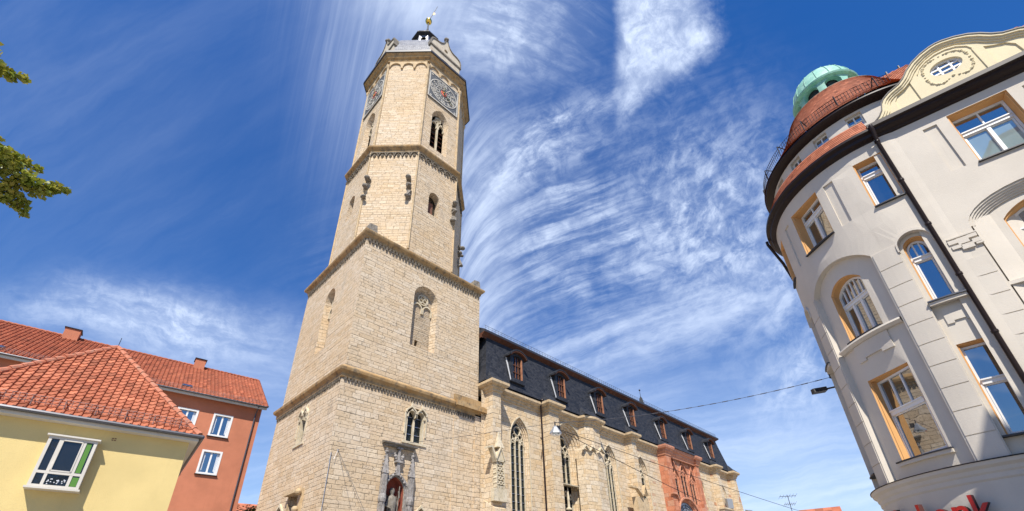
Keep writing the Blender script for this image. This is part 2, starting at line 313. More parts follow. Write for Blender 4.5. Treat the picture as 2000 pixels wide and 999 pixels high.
def leaded(nt, b):
    s = nt.sep(nt.uv()); u, v = s[0], s[1]
    p = nt.m('FRACT', nt.mul(nt.add(u, nt.mul(v, 0.6)), 7.0)); q = nt.m('FRACT', nt.mul(nt.sub(u, nt.mul(v, 0.6)), 7.0))
    l = nt.m('MAXIMUM', nt.mr(p, 0.16, 0.05), nt.mr(q, 0.16, 0.05))
    cell = nt.white(nt.comb(nt.m('FLOOR', nt.mul(nt.add(u, nt.mul(v, 0.6)), 7.0)), nt.m('FLOOR', nt.mul(nt.sub(u, nt.mul(v, 0.6)), 7.0))))
    c = nt.mix(cell, (0.006, 0.008, 0.008), (0.020, 0.026, 0.024)); c = nt.mix(nt.mul(l, 0.4), c, (0.06, 0.065, 0.06))
    nt.set(b.inputs['Base Color'], c); nt.set(b.inputs['Roughness'], nt.add(0.15, nt.mul(l, 0.5)))
    nt.set(b.inputs['Normal'], nt.bump(cell, 0.3, 0.02))
mat('leaded_glass', rough=0.25, spec=0.25, fn=leaded)
mat('copper_patina', rough=0.6, fn=weathered((0.17, 0.40, 0.31), (0.30, 0.53, 0.42), 2.5, dirt_sun=(0.06, 0.12, 0.09), amt=0.35, bs=0.2))
mat('gold', (0.95, 0.60, 0.13), 0.22, 1.0)
mat('gutter_brown', (0.020, 0.011, 0.009), 0.42, spec=0.25)
mat('gutter_grey', (0.11, 0.11, 0.12), 0.4, 0.6)
mat('zinc', (0.42, 0.42, 0.44), 0.45, 0.9)
mat('iron', (0.018, 0.018, 0.02), 0.55)
mat('lead_edge', (0.03, 0.03, 0.035), 0.5)
mat('wood_brown', rough=0.7, fn=weathered((0.12, 0.042, 0.02), (0.20, 0.075, 0.034), 3, amt=0.3))
mat('wood_lit', rough=0.7, fn=weathered((0.30, 0.11, 0.05), (0.42, 0.19, 0.09), 3, amt=0.3))  # lighter copy of wood_brown: sunlight on the jamb put into the colour
mat('shade_brown', rough=0.7, spec=0.2, fn=weathered((0.07, 0.026, 0.014), (0.12, 0.044, 0.022), 3, amt=0.3))  # darker copy of wood_brown: shade under overhangs put into the colour
mat('clock_dark', rough=0.7, fn=weathered((0.055, 0.06, 0.065), (0.10, 0.105, 0.11), 5, amt=0.3))
mat('clock_light', rough=0.7, fn=weathered((0.42, 0.39, 0.33), (0.56, 0.53, 0.46), 4, dirt_sun=(0.3, 0.26, 0.2), amt=0.4))
mat('clock_red', (0.58, 0.16, 0.12), 0.6)
mat('sign_red', (0.46, 0.014, 0.009), 0.4)
mat('sign_side', (0.05, 0.012, 0.010), 0.5)
mat('guard_metal', (0.30, 0.22, 0.20), 0.6)
mat('flashing_metal', (0.60, 0.60, 0.60), 0.6)
mat('black_box', (0.015, 0.015, 0.016), 0.45)
mat('leaf_a', rough=0.5, fn=weathered((0.10, 0.155, 0.018), (0.20, 0.225, 0.030), 5, dirt_sun=(0.40, 0.27, 0.05), amt=0.35, bs=0.0))
def leafy(nt, b):
    weathered((0.17, 0.235, 0.028), (0.34, 0.34, 0.045), 6, dirt_sun=(0.50, 0.32, 0.06), amt=0.4, bs=0.0)(nt, b)  # sunlit yellow-green put into the leaf colour and its blotches
    out = nt.nt.nodes['Material Output']; t = nt.n('ShaderNodeBsdfTranslucent'); src = b.inputs['Base Color'].links[0].from_socket
    nt.set(t.inputs[0], src); mx = nt.n('ShaderNodeMixShader'); mx.inputs[0].default_value = 0.35
    nt.set(mx.inputs[1], b.outputs[0]); nt.set(mx.inputs[2], t.outputs[0]); nt.set(out.inputs[0], mx.outputs[0])
mat('leaf_b', rough=0.5, fn=leafy)
mat('bark', rough=0.9, fn=weathered((0.09, 0.07, 0.05), (0.16, 0.13, 0.10), 6))
mat('curtain', (0.62, 0.64, 0.66), 0.9)
mat('green_panel', (0.07, 0.20, 0.02), 0.6)
mat('grey_box', (0.30, 0.31, 0.32), 0.4, 0.3)
def cobble(nt, b):
    P = nt.obj(); v = nt.n('ShaderNodeTexVoronoi', feature='DISTANCE_TO_EDGE'); nt.set(v.inputs['Vector'], P); v.inputs['Scale'].default_value = 8
    v2 = nt.n('ShaderNodeTexVoronoi'); nt.set(v2.inputs['Vector'], P); v2.inputs['Scale'].default_value = 8
    c = nt.mix(nt.sep(v2.outputs['Color'])[0], (0.29, 0.265, 0.235), (0.40, 0.365, 0.32)); c = nt.mix(nt.mr(v.outputs[0], 0.05, 0.0), c, (0.14, 0.125, 0.11))
    nt.set(b.inputs['Base Color'], c); nt.set(b.inputs['Normal'], nt.bump(nt.mr(v.outputs[0], 0.0, 0.1), 0.6, 0.02))
mat('cobbles', rough=0.85, fn=cobble)
mat('flagstone', rough=0.85, fn=plaster((0.30, 0.28, 0.25), 0.1, 0.2, 12))
mat('grass', rough=0.9, fn=weathered((0.05, 0.08, 0.02), (0.08, 0.12, 0.03), 0.4, amt=0.3))

# ------------------------------------------------------------------ geometry helpers
class MB:
    def __init__(s): s.v = []; s.f = []; s.uv = {}; s.mi = []; s.cur = 0
    def vert(s, p): s.v.append(Vector(p)); return len(s.v)-1
    def face(s, idx, uv=None):
        s.f.append(tuple(idx)); s.mi.append(s.cur)
        if uv: s.uv[len(s.f)-1] = uv
    def poly(s, pts, uv=None): s.face([s.vert(p) for p in pts], uv)
    def hexa(s, a, b):      # a, b: four points each (bottom/top or back/front loops)
        i = [s.vert(p) for p in a] + [s.vert(p) for p in b]
        s.face(i[3::-1]); s.face(i[4:8])
        for k in range(4): s.face((i[k], i[(k+1) % 4], i[4+(k+1) % 4], i[4+k]))
    def box(s, x0, x1, y0, y1, z0, z1):
        s.hexa([(x0, y0, z0), (x1, y0, z0), (x1, y1, z0), (x0, y1, z0)], [(x0, y0, z1), (x1, y0, z1), (x1, y1, z1), (x0, y1, z1)])
    def fbox(s, fr, u0, u1, z0, z1, d0, d1, n=1):   # box in a wall frame, split n times along u
        for k in range(n):
            a, b = u0+(u1-u0)*k/n, u0+(u1-u0)*(k+1)/n
            s.hexa([fr(a, z0, d0), fr(b, z0, d0), fr(b, z1, d0), fr(a, z1, d0)], [fr(a, z0, d1), fr(b, z0, d1), fr(b, z1, d1), fr(a, z1, d1)])
    def loft(s, loops, close=True, cap0=False, cap1=False):
        ids = [[s.vert(p) for p in l] for l in loops]; n = len(loops[0])
        for a, b in zip(ids, ids[1:]):
            for k in range(n if close else n-1):
                s.face((a[k], a[(k+1) % n], b[(k+1) % n], b[k]))
        if cap0: s.face(ids[0][::-1])
        if cap1: s.face(ids[-1])
    def prism(s, fr, loop, d0, d1):   # polygon (u,z) extruded from depth d0 to d1 in a frame
        s.loft([[fr(u, z, d0) for u, z in loop], [fr(u, z, d1) for u, z in loop]], True, True, True)
    def ring(s, fr, A, B, d0, d1):    # band between two equal-length (u,z) loops, with sides
        us_ = [q_[0] for q_ in A]
        closed = not (len(A) > 4 and abs(A[0][0]-A[-1][0]) > 0.6*(max(us_)-min(us_)))
        if not closed and abs(A[0][1]-A[-1][1]) > 1e-4:      # an arch outline: run the left jamb down as well
            A = list(A)+[(A[-1][0], A[0][1])]; B = list(B)+[(B[-1][0], B[0][1])]
        if not closed:
            s.loft([[fr(u, z, d0) for u, z in A], [fr(u, z, d1) for u, z in A], [fr(u, z, d1) for u, z in B], [fr(u, z, d0) for u, z in B]], False)
            for k_ in (0, -1): s.poly([fr(*A[k_], d0), fr(*A[k_], d1), fr(*B[k_], d1), fr(*B[k_], d0)])
            return
        s.loft([[fr(u, z, d0) for u, z in A], [fr(u, z, d1) for u, z in A], [fr(u, z, d1) for u, z in B], [fr(u, z, d0) for u, z in B]])
    def tube(s, pts, r, n=8, r1=None, cap=True):
        pts = [Vector(p) for p in pts]; loops = []; N = len(pts)
        for i, p in enumerate(pts):
            d = (pts[min(i+1, N-1)]-pts[max(i-1, 0)]).normalized()
            a = d.cross(Vector((0, 0, 1)) if abs(d.z) < 0.9 else Vector((1, 0, 0))).normalized(); b = d.cross(a)
            rr = r + ((r1 if r1 is not None else r)-r)*i/max(1, N-1)
            loops.append([p + a*cos(2*pi*k/n)*rr + b*sin(2*pi*k/n)*rr for k in range(n)])
        s.loft(loops, True, cap, cap)
    def lathe(s, c, prof, n=48, a0=0.0, a1=2*pi, uvs=None):
        full = abs(a1-a0-2*pi) < 1e-6; cnt = n if full else n+1
        ids = [[s.vert((c[0]+r*sin(a0+(a1-a0)*k/n), c[1]+r*cos(a0+(a1-a0)*k/n), z)) for k in range(cnt)] for r, z in prof]
        vv = 0.0
        for j in range(len(prof)-1):
            dl = hypot(prof[j+1][0]-prof[j][0], prof[j+1][1]-prof[j][1])
            for k in range(n):
                k2 = (k+1) % cnt; u = None
                if uvs:
                    uu0, uu1 = uvs[0]*k/n, uvs[0]*(k+1)/n
                    u = [(uu0, uvs[1][j]+0.01), (uu0, uvs[1][j+1]-0.01), (uu1, uvs[1][j+1]-0.01), (uu1, uvs[1][j]+0.01)]
                s.face((ids[j][k], ids[j+1][k], ids[j+1][k2], ids[j][k2]), u)
            vv += dl
    def ball(s, c, r, n=12, sz=1.0):
        prof = [(max(1e-4, r*sin(pi*k/n)), c[2]-r*sz*cos(pi*k/n)) for k in range(n+1)]
        s.lathe((c[0], c[1]), prof, n*2)
    def sheet(s, fr, outer, holes, d=0.0, step=None):
        pts, edges = [], []
        def addloop(l):
            b = len(pts); pts.extend(Vector(p) for p in l)
            edges.extend((b+k, b+(k+1) % len(l)) for k in range(len(l)))
        def dens(l):
            if not step: return l
            o = []
            for a, b in zip(l, l[1:]+l[:1]):
                m_ = max(1, int(abs(b[0]-a[0])/step))
                o += [(a[0]+(b[0]-a[0])*k/m_, a[1]+(b[1]-a[1])*k/m_) for k in range(m_)]
            return o
        addloop(dens(outer))
        for h in holes: addloop(h)
        if step:
            us = [p[0] for p in outer]; zs = [p[1] for p in outer]
            u = min(us)+step
            while u < max(us)-step*0.5:
                z = min(zs)+0.4
                while z < max(zs)-0.3:
                    if not any(inside((u, z), h) for h in holes): pts.append(Vector((u, z)))
                    z += 1.1
                u += step
        vo, eo, fo = delaunay_2d_cdt(pts, edges, [], 1, 1e-5)[:3]
        ids = [s.vert(fr(p.x, p.y, d)) for p in vo]
        for f_ in fo:
            c = (sum(vo[i].x for i in f_)/len(f_), sum(vo[i].y for i in f_)/len(f_))
            if any(inside(c, h) for h in holes): continue
            a, b, c_ = (vo[i] for i in f_[:3])
            if (b-a).cross(c_-a) < 0: f_ = f_[::-1]
            s.face([ids[i] for i in f_], [(vo[i].x, vo[i].y) for i in f_])
    def build(s, name, mat_, parent=None, smooth=False, bevel=0.0, extra=()):
        me = bpy.data.meshes.new(name); me.from_pydata([tuple(p) for p in s.v], [], s.f)
        ul = me.uv_layers.new(name='UVMap'); Z = Vector((0, 0, 1))
        for p in me.polygons:
            p.use_smooth = smooth; p.material_index = s.mi[p.index]
            g = s.uv.get(p.index)
            if g:
                for li, q in zip(p.loop_indices, g): ul.data[li].uv = q
                continue
            n = p.normal
            if abs(n.z) > 0.97:
                for li in p.loop_indices:
                    q = me.vertices[me.loops[li].vertex_index].co; ul.data[li].uv = (q.x, q.y)
            else:
                t = Z.cross(n).normalized(); v2 = n.cross(t)
                for li in p.loop_indices:
                    q = me.vertices[me.loops[li].vertex_index].co
                    ul.data[li].uv = (q.dot(t), q.z if abs(n.z) < 0.3 else q.dot(v2))
        me.materials.append(MATS[mat_])
        for e in extra: me.materials.append(MATS[e])
        o = bpy.data.objects.new(name, me); COL.objects.link(o)
        if smooth:
            bm = bmesh.new(); bm.from_mesh(me); bmesh.ops.remove_doubles(bm, verts=bm.verts, dist=1e-5)
            for e in bm.edges:
                if len(e.link_faces) == 2 and e.calc_face_angle(0) > rad(38): e.smooth = False
            bm.to_mesh(me); bm.free()
        if parent is not None:
            o.parent = parent; o.matrix_parent_inverse = PINV[parent.name]
        else: PINV[o.name] = Matrix.Identity(4)
        PINV.setdefault(o.name, Matrix.Identity(4))
        return o
PINV = {}
def inside(p, l):
    x, y = p; c = False; n = len(l); j = n-1
    for i in range(n):
        xi, yi = l[i]; xj, yj = l[j]
        if (yi > y) != (yj > y) and x < (xj-xi)*(y-yi)/(yj-yi)+xi: c = not c
        j = i
    return c
def tag(o, label=None, cat=None, group=None, kind=None):
    for k, v in (('label', label), ('category', cat), ('group', group), ('kind', kind)):
        if v: o[k] = v
    return o
def thing(name, loc, label, cat, group=None):
    o = bpy.data.objects.new(name, None); COL.objects.link(o); o.location = loc; o.empty_display_size = 0.3
    PINV[o.name] = Matrix.Translation(Vector(loc)).inverted()
    return tag(o, label, cat, group)
def flat(ox, oy, nx, ny):      # wall frame: u to the viewer's right, z up, d outwards
    l = hypot(nx, ny); nx, ny = nx/l, ny/l; tx, ty = -ny, nx
    return lambda u, z, d: Vector((ox+tx*u+nx*d, oy+ty*u+ny*d, z))
def cylf(c, R, az0):           # curved wall frame: u is arc length, positive to the viewer's right
    return lambda u, z, d: Vector((c[0]+(R+d)*sin(az0-u/R), c[1]+(R+d)*cos(az0-u/R), z))
def rect(u0, u1, z0, z1): return [(u0, z0), (u1, z0), (u1, z1), (u0, z1)]
def arch(u0, u1, z0, zs, rise, kind='round', n=9):
    um, hw = (u0+u1)/2, (u1-u0)/2; o = [(u0, z0), (u1, z0)]
    if kind == 'point':
        R = (rise*rise+hw*hw)/(2*hw); cx = um+hw-R; a1 = math.asin(min(1, rise/R))
        rt = [(cx+R*cos(a1*k/n), zs+R*sin(a1*k/n)) for k in range(n+1)]
        return o + rt + [(2*um-x, z) for x, z in rt[-2::-1]]
    if kind == 'ogee':
        rt = []
        for k in range(n+1):
            t = k/n; x = hw*(1-t)**0.8*(1-0.0*t) if t < 1 else 0; z = rise*(0.62*sin(t*pi/2)**0.8+0.38*t**4)
            rt.append((um+x, zs+z))
        return o + rt + [(2*um-x, z) for x, z in rt[-2::-1]]
    if kind == 'seg':
        R = (rise*rise+hw*hw)/(2*rise); a = math.asin(min(1, hw/R))
        return o + [(um+R*sin(a-2*a*k/(2*n)), zs+rise-R+R*cos(a-2*a*k/(2*n))) for k in range(2*n+1)]
    return o + [(um+hw*cos(pi*k/(2*n)), zs+rise*sin(pi*k/(2*n))) for k in range(2*n+1)]
def sweep(mb, path, prof, closed=False):     # profile (offset to the right of travel, z) along a plan path
    n = len(path); P = [Vector(p) for p in path]; loops = []
    for i in range(n):
        if closed: a, b = P[i]-P[i-1], P[(i+1) % n]-P[i]
        else:
            a = P[i]-P[i-1] if i else P[1]-P[0]; b = P[i+1]-P[i] if i < n-1 else P[-1]-P[-2]
        na = Vector((a.y, -a.x)).normalized(); nb = Vector((b.y, -b.x)).normalized()
        mi_ = na+nb; mi_ = mi_/max(0.2, mi_.dot(na))
        loops.append([(P[i].x+mi_.x*d, P[i].y+mi_.y*d, z) for d, z in prof])
    if closed: loops.append(loops[0])
    mb.loft(loops, False)
    if not closed:
        mb.poly(loops[0]); mb.poly(loops[-1][::-1])

def ngon(c, r, n=8, off=pi/8):       # counter-clockwise seen from above, r = inradius
    R = r/cos(pi/n); return [(c[0]+R*cos(off+2*pi*k/n), c[1]+R*sin(off+2*pi*k/n)) for k in range(n)]

# ================================================================== ground
g = MB(); g.box(-400, 400, -400, 400, -0.5, 0.0); tag(g.build('ground', 'cobbles'), kind='structure')
g = MB(); g.box(6, 80, 18.5, 60, 0.0, 0.12); tag(g.build('church_terrace', 'flagstone'), kind='structure')
g = MB(); g.poly([(-400, 60, 0.02), (400, 60, 0.02), (400, 400, 0.02), (-400, 400, 0.02)]); tag(g.build('meadow', 'grass'), kind='structure')

# ================================================================== church tower
TC = (17.2, 32.1)
TW = thing('church_tower', (17.2, 32.1, 0), 'tall pale stone church tower with octagonal upper storeys, clock faces and golden ball', 'church tower')
S1 = (11.32, 23.1, 26.7, 37.5)       # lower stage x0,x1,y0,y1
S2 = (11.44, 23.02, 26.82, 37.4)
fS = flat(17.2, 26.7, 0, -1); fW = flat(11.32, 32.1, -1, 0)
fS2 = flat(17.2, 26.82, 0, -1); fW2 = flat(11.44, 32.1, -1, 0)

def opening(mb_w, fr, loop0, loop1, d0, d1, mat_slot=None):
    mb_w.loft([[fr(u, z, d0) for u, z in loop0], [fr(u, z, d1) for u, z in loop1]][::-1])

lower = MB()
winS = arch(-0.86, 0.70, 11.35, 13.55, 0.30, 'round')
nicheS = arch(-1.92, -0.52, 4.6, 7.9, 0.95, 'point')
winS_small = arch(0.55, 1.15, 5.2, 6.8, 0.3, 'ogee')
lower.sheet(fS, rect(-5.88, 5.9, 0, 14.75), [winS, nicheS, winS_small])
winW = arch(-0.45, 0.85, 11.3, 13.45, 0.3, 'round'); shW = rect(0.75, 2.35, 5.6, 7.75)
winW2 = arch(-1.1, -0.1, 4.9, 6.9, 0.4, 'ogee')
lower.sheet(fW, rect(-5.4, 5.4, 0, 14.75), [winW, shW, winW2])
lower.poly([(23.1, 26.7, 0), (23.1, 37.5, 0), (23.1, 37.5, 14.75), (23.1, 26.7, 14.75)])
lower.poly([(23.1, 37.5, 0), (11.32, 37.5, 0), (11.32, 37.5, 14.75), (23.1, 37.5, 14.75)])
for fr, l, d in ((fS, winS, 0.5), (fS, nicheS, 0.6), (fS, winS_small, 0.4), (fW, winW, 0.5), (fW, shW, 0.45), (fW, winW2, 0.4)):
    opening(lower, fr, l, l, 0, -d)
# clasping strip at the south-east corner and the pilaster seam
lower.fbox(fS, 3.30, 3.78, 0, 14.2, 0, 0.06); lower.fbox(fS, 5.35, 6.35, 0, 14.75, 0, 0.10)
lower.build('lower_wall', 'tower_masonry', TW)

upper = MB()
nS = arch(-1.10, 1.18, 18.85, 23.45, 1.25, 'round'); nS_in = arch(-1.0, 0.52, 18.95, 23.35, 1.0, 'round')
nW = arch(-0.75, 1.05, 18.6, 23.2, 1.2, 'round')
upper.sheet(fS2, rect(-5.76, 5.82, 14.75, 26.7), [nS]); upper.sheet(fW2, rect(-5.3, 5.28, 14.75, 26.7), [nW])
upper.poly([(23.02, 26.82, 14.75), (23.02, 37.4, 14.75), (23.02, 37.4, 26.7), (23.02, 26.82, 26.7)])
upper.poly([(23.02, 37.4, 14.75), (11.44, 37.4, 14.75), (11.44, 37.4, 26.7), (23.02, 37.4, 26.7)])
nS1 = arch(-0.92, 0.98, 18.9, 23.4, 1.05, 'round'); nW1 = arch(-0.6, 0.9, 18.7, 23.15, 1.05, 'round')
opening(upper, fS2, nS, nS1, 0, -0.55); opening(upper, fW2, nW, nW1, 0, -0.55)
upper.build('upper_wall', 'tower_masonry', TW)
# bricked-up niches with tracery
for fr, l, zs, u0, u1 in ((fS2, nS1, 23.4, -0.92, 0.98), (fW2, nW1, 23.15, -0.6, 0.9)):
    p = MB(); slot = rect(u0+0.55, u0+0.85, 18.95, 19.75)
    p.sheet(fr, l, [slot] if fr is fS2 else [], -0.55)
    if fr is fS2: opening(p, fr, slot, slot, -0.55, -1.0)
    nb = p.build('blind_window', 'fill_masonry', TW)
    t = MB(); um = (u0+u1)/2; hw = (u1-u0)/2
    def circ(cx, cz, r, k=14): return [(cx+r*cos(2*pi*i/k), cz+r*sin(2*pi*i/k)) for i in range(k)]
    t.ring(fr, circ(um, zs+0.22, 0.52), circ(um, zs+0.22, 0.42), -0.55, -0.42)
    for q in range(3):
        an = pi/2+q*2*pi/3
        t.ring(fr, circ(um+0.22*cos(an), zs+0.22+0.22*sin(an), 0.22), circ(um+0.22*cos(an), zs+0.22+0.22*sin(an), 0.14), -0.55, -0.42)
    for sx in (-1, 1):
        cx = um+sx*hw/2; A = arch(cx-hw/2+0.02, cx+hw/2-0.02, zs-1.15, zs-0.75, 0.55, 'point'); B = arch(cx-hw/2+0.12, cx+hw/2-0.12, zs-1.15, zs-0.75, 0.42, 'point')
        t.ring(fr, A[1:], B[1:], -0.55, -0.42)
    t.build('tracery', 'carved_stone', nb)
    if fr is fS2:
        t = MB(); t.prism(fr, slot, -0.99, -0.97); t.build('slot', 'dark_glass', nb)
# string courses
def rectpath(x0, x1, y0, y1): return [(x0, y0), (x1, y0), (x1, y1), (x0, y1)]
sp = [(0.02, 14.55), (0.10, 14.62), (0.10, 14.85), (0.30, 15.02), (0.33, 15.16), (0.33, 15.22), (0.0, 15.50)]
def ccwsweep(mb, path, prof): sweep(mb, path, prof, True)
s_ = MB(); ccwsweep(s_, rectpath(*S1), sp)
s_.fbox(fS, 3.22, 6.4, 14.95, 15.35, 0.3, 0.48); s_.fbox(fS, 3.22, 6.35, 15.35, 15.95, 0.0, 0.16)
s_.build('string_course', 'string_stone', TW)
fz = MB()     # carved frieze under the lower string course: rows of small hanging leaves
def frieze(mb, fr, u0, u1, z0, z1, step, d=0.14):
    n = int((u1-u0)/step)
    for k in range(n):
        u = u0+(u1-u0)*(k+0.5)/n; j = random.uniform(-0.03, 0.03); hgt = (z1-z0)*random.uniform(0.75, 1)
        c = fr(u, z1-hgt*0.45, d*0.55); mb.hexa([fr(u-step*0.34, z1, 0.01), fr(u+step*0.34, z1, 0.01), fr(u+step*0.34, z1, d), fr(u-step*0.34, z1, d)],
                [fr(u-step*0.10+j, z1-hgt, 0.01), fr(u+step*0.10+j, z1-hgt, 0.01), fr(u+step*0.12+j, z1-hgt*0.9, d*0.6), fr(u-step*0.12+j, z1-hgt*0.9, d*0.6)])
        mb.fbox(fr, u-step*0.26, u+step*0.26, z1-hgt*0.62, z1-hgt*0.42, 0.005, d*0.9)
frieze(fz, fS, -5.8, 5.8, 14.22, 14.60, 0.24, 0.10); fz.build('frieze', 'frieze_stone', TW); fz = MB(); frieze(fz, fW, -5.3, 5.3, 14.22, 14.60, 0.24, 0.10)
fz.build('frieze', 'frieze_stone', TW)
cp = [(0.0, 26.55), (0.08, 26.6), (0.10, 26.78), (0.32, 26.98), (0.36, 27.1), (0.36, 27.2), (0.0, 27.42)]
s_ = MB(); ccwsweep(s_, rectpath(*S2), cp); s_.build('cornice', 'string_stone', TW)
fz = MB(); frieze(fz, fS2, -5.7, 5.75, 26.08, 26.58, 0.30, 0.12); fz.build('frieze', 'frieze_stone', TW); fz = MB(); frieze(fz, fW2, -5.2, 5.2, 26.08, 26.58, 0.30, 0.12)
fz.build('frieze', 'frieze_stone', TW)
# broaches and corner stumps
b_ = MB(); b_.box(S2[0]-0.1, S2[1]+0.1, S2[2]-0.1, S2[3]+0.1, 27.0, 27.35)
oct5 = ngon(TC, 5.5)
for cx, cy in ((S2[0]+.05, S2[2]+.05), (S2[1]-.05, S2[2]+.05), (S2[1]-.05, S2[3]-.05), (S2[0]+.05, S2[3]-.05)):
    sx, sy = (1 if cx > TC[0] else -1), (1 if cy > TC[1] else -1)
    a = (TC[0]+sx*5.5, TC[1]+sy*5.5*0.4142, 27.35); b = (TC[0]+sx*5.5*0.4142, TC[1]+sy*5.5, 27.35); t_ = ((a[0]+b[0])/2, (a[1]+b[1])/2, 28.9)
    c_ = (cx, cy, 27.35); b_.poly([c_, a, t_]); b_.poly([c_, t_, b])
b_.build('broach', 'carved_stone', TW)
for cx, cy in ((S2[0]+.35, S2[2]+.35), (S2[1]-.35, S2[2]+.35), (S2[0]+.35, S2[3]-.35)):
    b_ = MB(); b_.hexa([(cx-.42, cy-.42, 27.2), (cx+.42, cy-.42, 27.2), (cx+.42, cy+.42, 27.2), (cx-.42, cy+.42, 27.2)],
                       [(cx-.30, cy-.36, 28.15), (cx+.36, cy-.30, 28.3), (cx+.33, cy+.33, 28.2), (cx-.36, cy+.30, 28.05)])
    b_.build('corner_stump', 'dark_stone', TW)

# octagon
def oface(azn, r): n = (sin(azn), cos(azn)); return flat(TC[0]+n[0]*r, TC[1]+n[1]*r, n[0], n[1])
AZ = {k: rad(v) for k, v in dict(S=180, SW=225, W=270, NW=315, N=0, NE=45, E=90, SE=135).items()}
RL, RU = 5.5, 5.32
tl, tu = RL*0.4142, RU*0.4142
lo, up_ = MB(), MB()
wl = arch(-0.72, 0.45, 32.6, 34.6, 0.85, 'round'); wu = arch(-1.12, 0.98, 41.6, 46.3, 1.75, 'point')
for k, a in AZ.items():
    fr = oface(a, RL); card = k in 'SWNE' and len(k) == 1
    lo.sheet(fr, rect(-tl, tl, 27.3, 39.6), [wl] if card else [])
    if card: opening(lo, fr, wl, wl, 0, -0.7)
    fr = oface(a, RU)
    up_.sheet(fr, rect(-tu, tu, 39.6, 55.0), [wu] if card else [])
    if card: opening(up_, fr, wu, arch(-0.88, 0.74, 41.8, 46.3, 1.45, 'point'), 0, -0.55)
lo.build('octagon_wall', 'tower_masonry', TW); up_.build('belfry_wall', 'tower_masonry', TW)
for k in ('S', 'W', 'N', 'E'):
    fr = oface(AZ[k], RL); p = MB(); p.prism(fr, wl, -0.72, -0.69); wo = p.build('window', 'dark_glass', TW)
    p = MB(); p.fbox(fr, -0.42, 0.1, 32.65, 34.6, -0.62, -0.55); p.build('shutter', 'wood_brown', wo)
    fr = oface(AZ[k], RU); inl = arch(-0.88, 0.74, 41.8, 46.3, 1.45, 'point')
    p = MB(); p.prism(fr, inl, -1.2, -1.15); wo = p.build('belfry_window', 'dark_glass', TW)
    t = MB(); t.fbox(fr, -0.15, 0.02, 41.8, 46.6, -0.62, -0.42)
    for sx in (-1, 1):
        a, b = (-0.88, -0.15) if sx < 0 else (0.02, 0.74)
        t.ring(fr, arch(a, b, 45.6, 45.9, 0.6, 'point')[1:], arch(a+0.08, b-0.08, 45.6, 45.9, 0.47, 'point')[1:], -0.62, -0.42)
    c0 = -0.07
    t.ring(fr, circ(c0, 46.95, 0.40), circ(c0, 46.95, 0.30), -0.62, -0.42)
    for sx in (-1, 1):
        t.ring(fr, circ(c0+sx*0.15, 46.95, 0.19), circ(c0+sx*0.15, 46.95, 0.12), -0.62, -0.42)
        t.ring(fr, circ(c0+sx*0.42, 46.45, 0.16), circ(c0+sx*0.42, 46.45, 0.10), -0.62, -0.42)
    t.build('tracery', 'carved_stone', wo)
    t = MB()
    for q in range(6): 
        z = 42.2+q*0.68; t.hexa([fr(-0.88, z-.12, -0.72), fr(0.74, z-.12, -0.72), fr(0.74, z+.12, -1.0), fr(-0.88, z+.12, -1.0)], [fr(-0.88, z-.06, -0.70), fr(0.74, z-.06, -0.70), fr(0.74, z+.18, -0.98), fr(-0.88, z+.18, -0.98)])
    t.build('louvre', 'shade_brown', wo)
# corner shafts of the octagon
for x, y in ngon(TC, RL+0.03):
    sh = MB(); sh.tube([(x, y, 27.4), (x, y, 39.3)], 0.085, 6); sh.build('corner_shaft', 'trim_stone', TW, smooth=True)
for x, y in ngon(TC, RU+0.03):
    sh = MB(); sh.tube([(x, y, 40.3), (x, y, 53.55)], 0.12, 8); sh.lathe((x, y), [(0.12, 53.4), (0.24, 53.75), (0.26, 53.95), (0.1, 54.0)], 8)
    sh.build('corner_shaft', 'trim_stone', TW, smooth=True)
sp2 = [(0.02, 39.35), (0.10, 39.4), (0.12, 39.58), (0.36, 39.8), (0.40, 39.9), (0.40, 40.0), (0.0, 40.45)]
s_ = MB(); ccwsweep(s_, ngon(TC, RL), sp2); s_.build('string_course', 'string_stone', TW)
fz = MB()
for a in AZ.values():
    fr = oface(a, RL); n = 6
    for k in range(n):
        u = -tl+2*tl*(k+0.5)/n; w_ = tl/n
        fz.ring(fr, [(u-w_*.95+0.0*i, 0) for i in range(0)] or arch(u-w_*.95, u+w_*.95, 38.95, 39.05, 0.28, 'round', 4)[1:], arch(u-w_*.68, u+w_*.68, 38.95, 39.05, 0.18, 'round', 4)[1:], 0.0, 0.14)
        fz.fbox(fr, u-w_*1.15, u-w_*0.8, 38.72, 39.0, 0.0, 0.16); fz.fbox(fr, u-w_*.35, u+w_*.35, 38.83, 38.98, 0.0, 0.12); fz.fbox(fr, u-w_*.12, u+w_*.12, 38.68, 39.1, 0.0, 0.12)
    fz.fbox(fr, -tl, tl, 39.25, 39.4, 0.0, 0.10)
    fz.build('frieze', 'frieze_stone', TW); fz = MB()
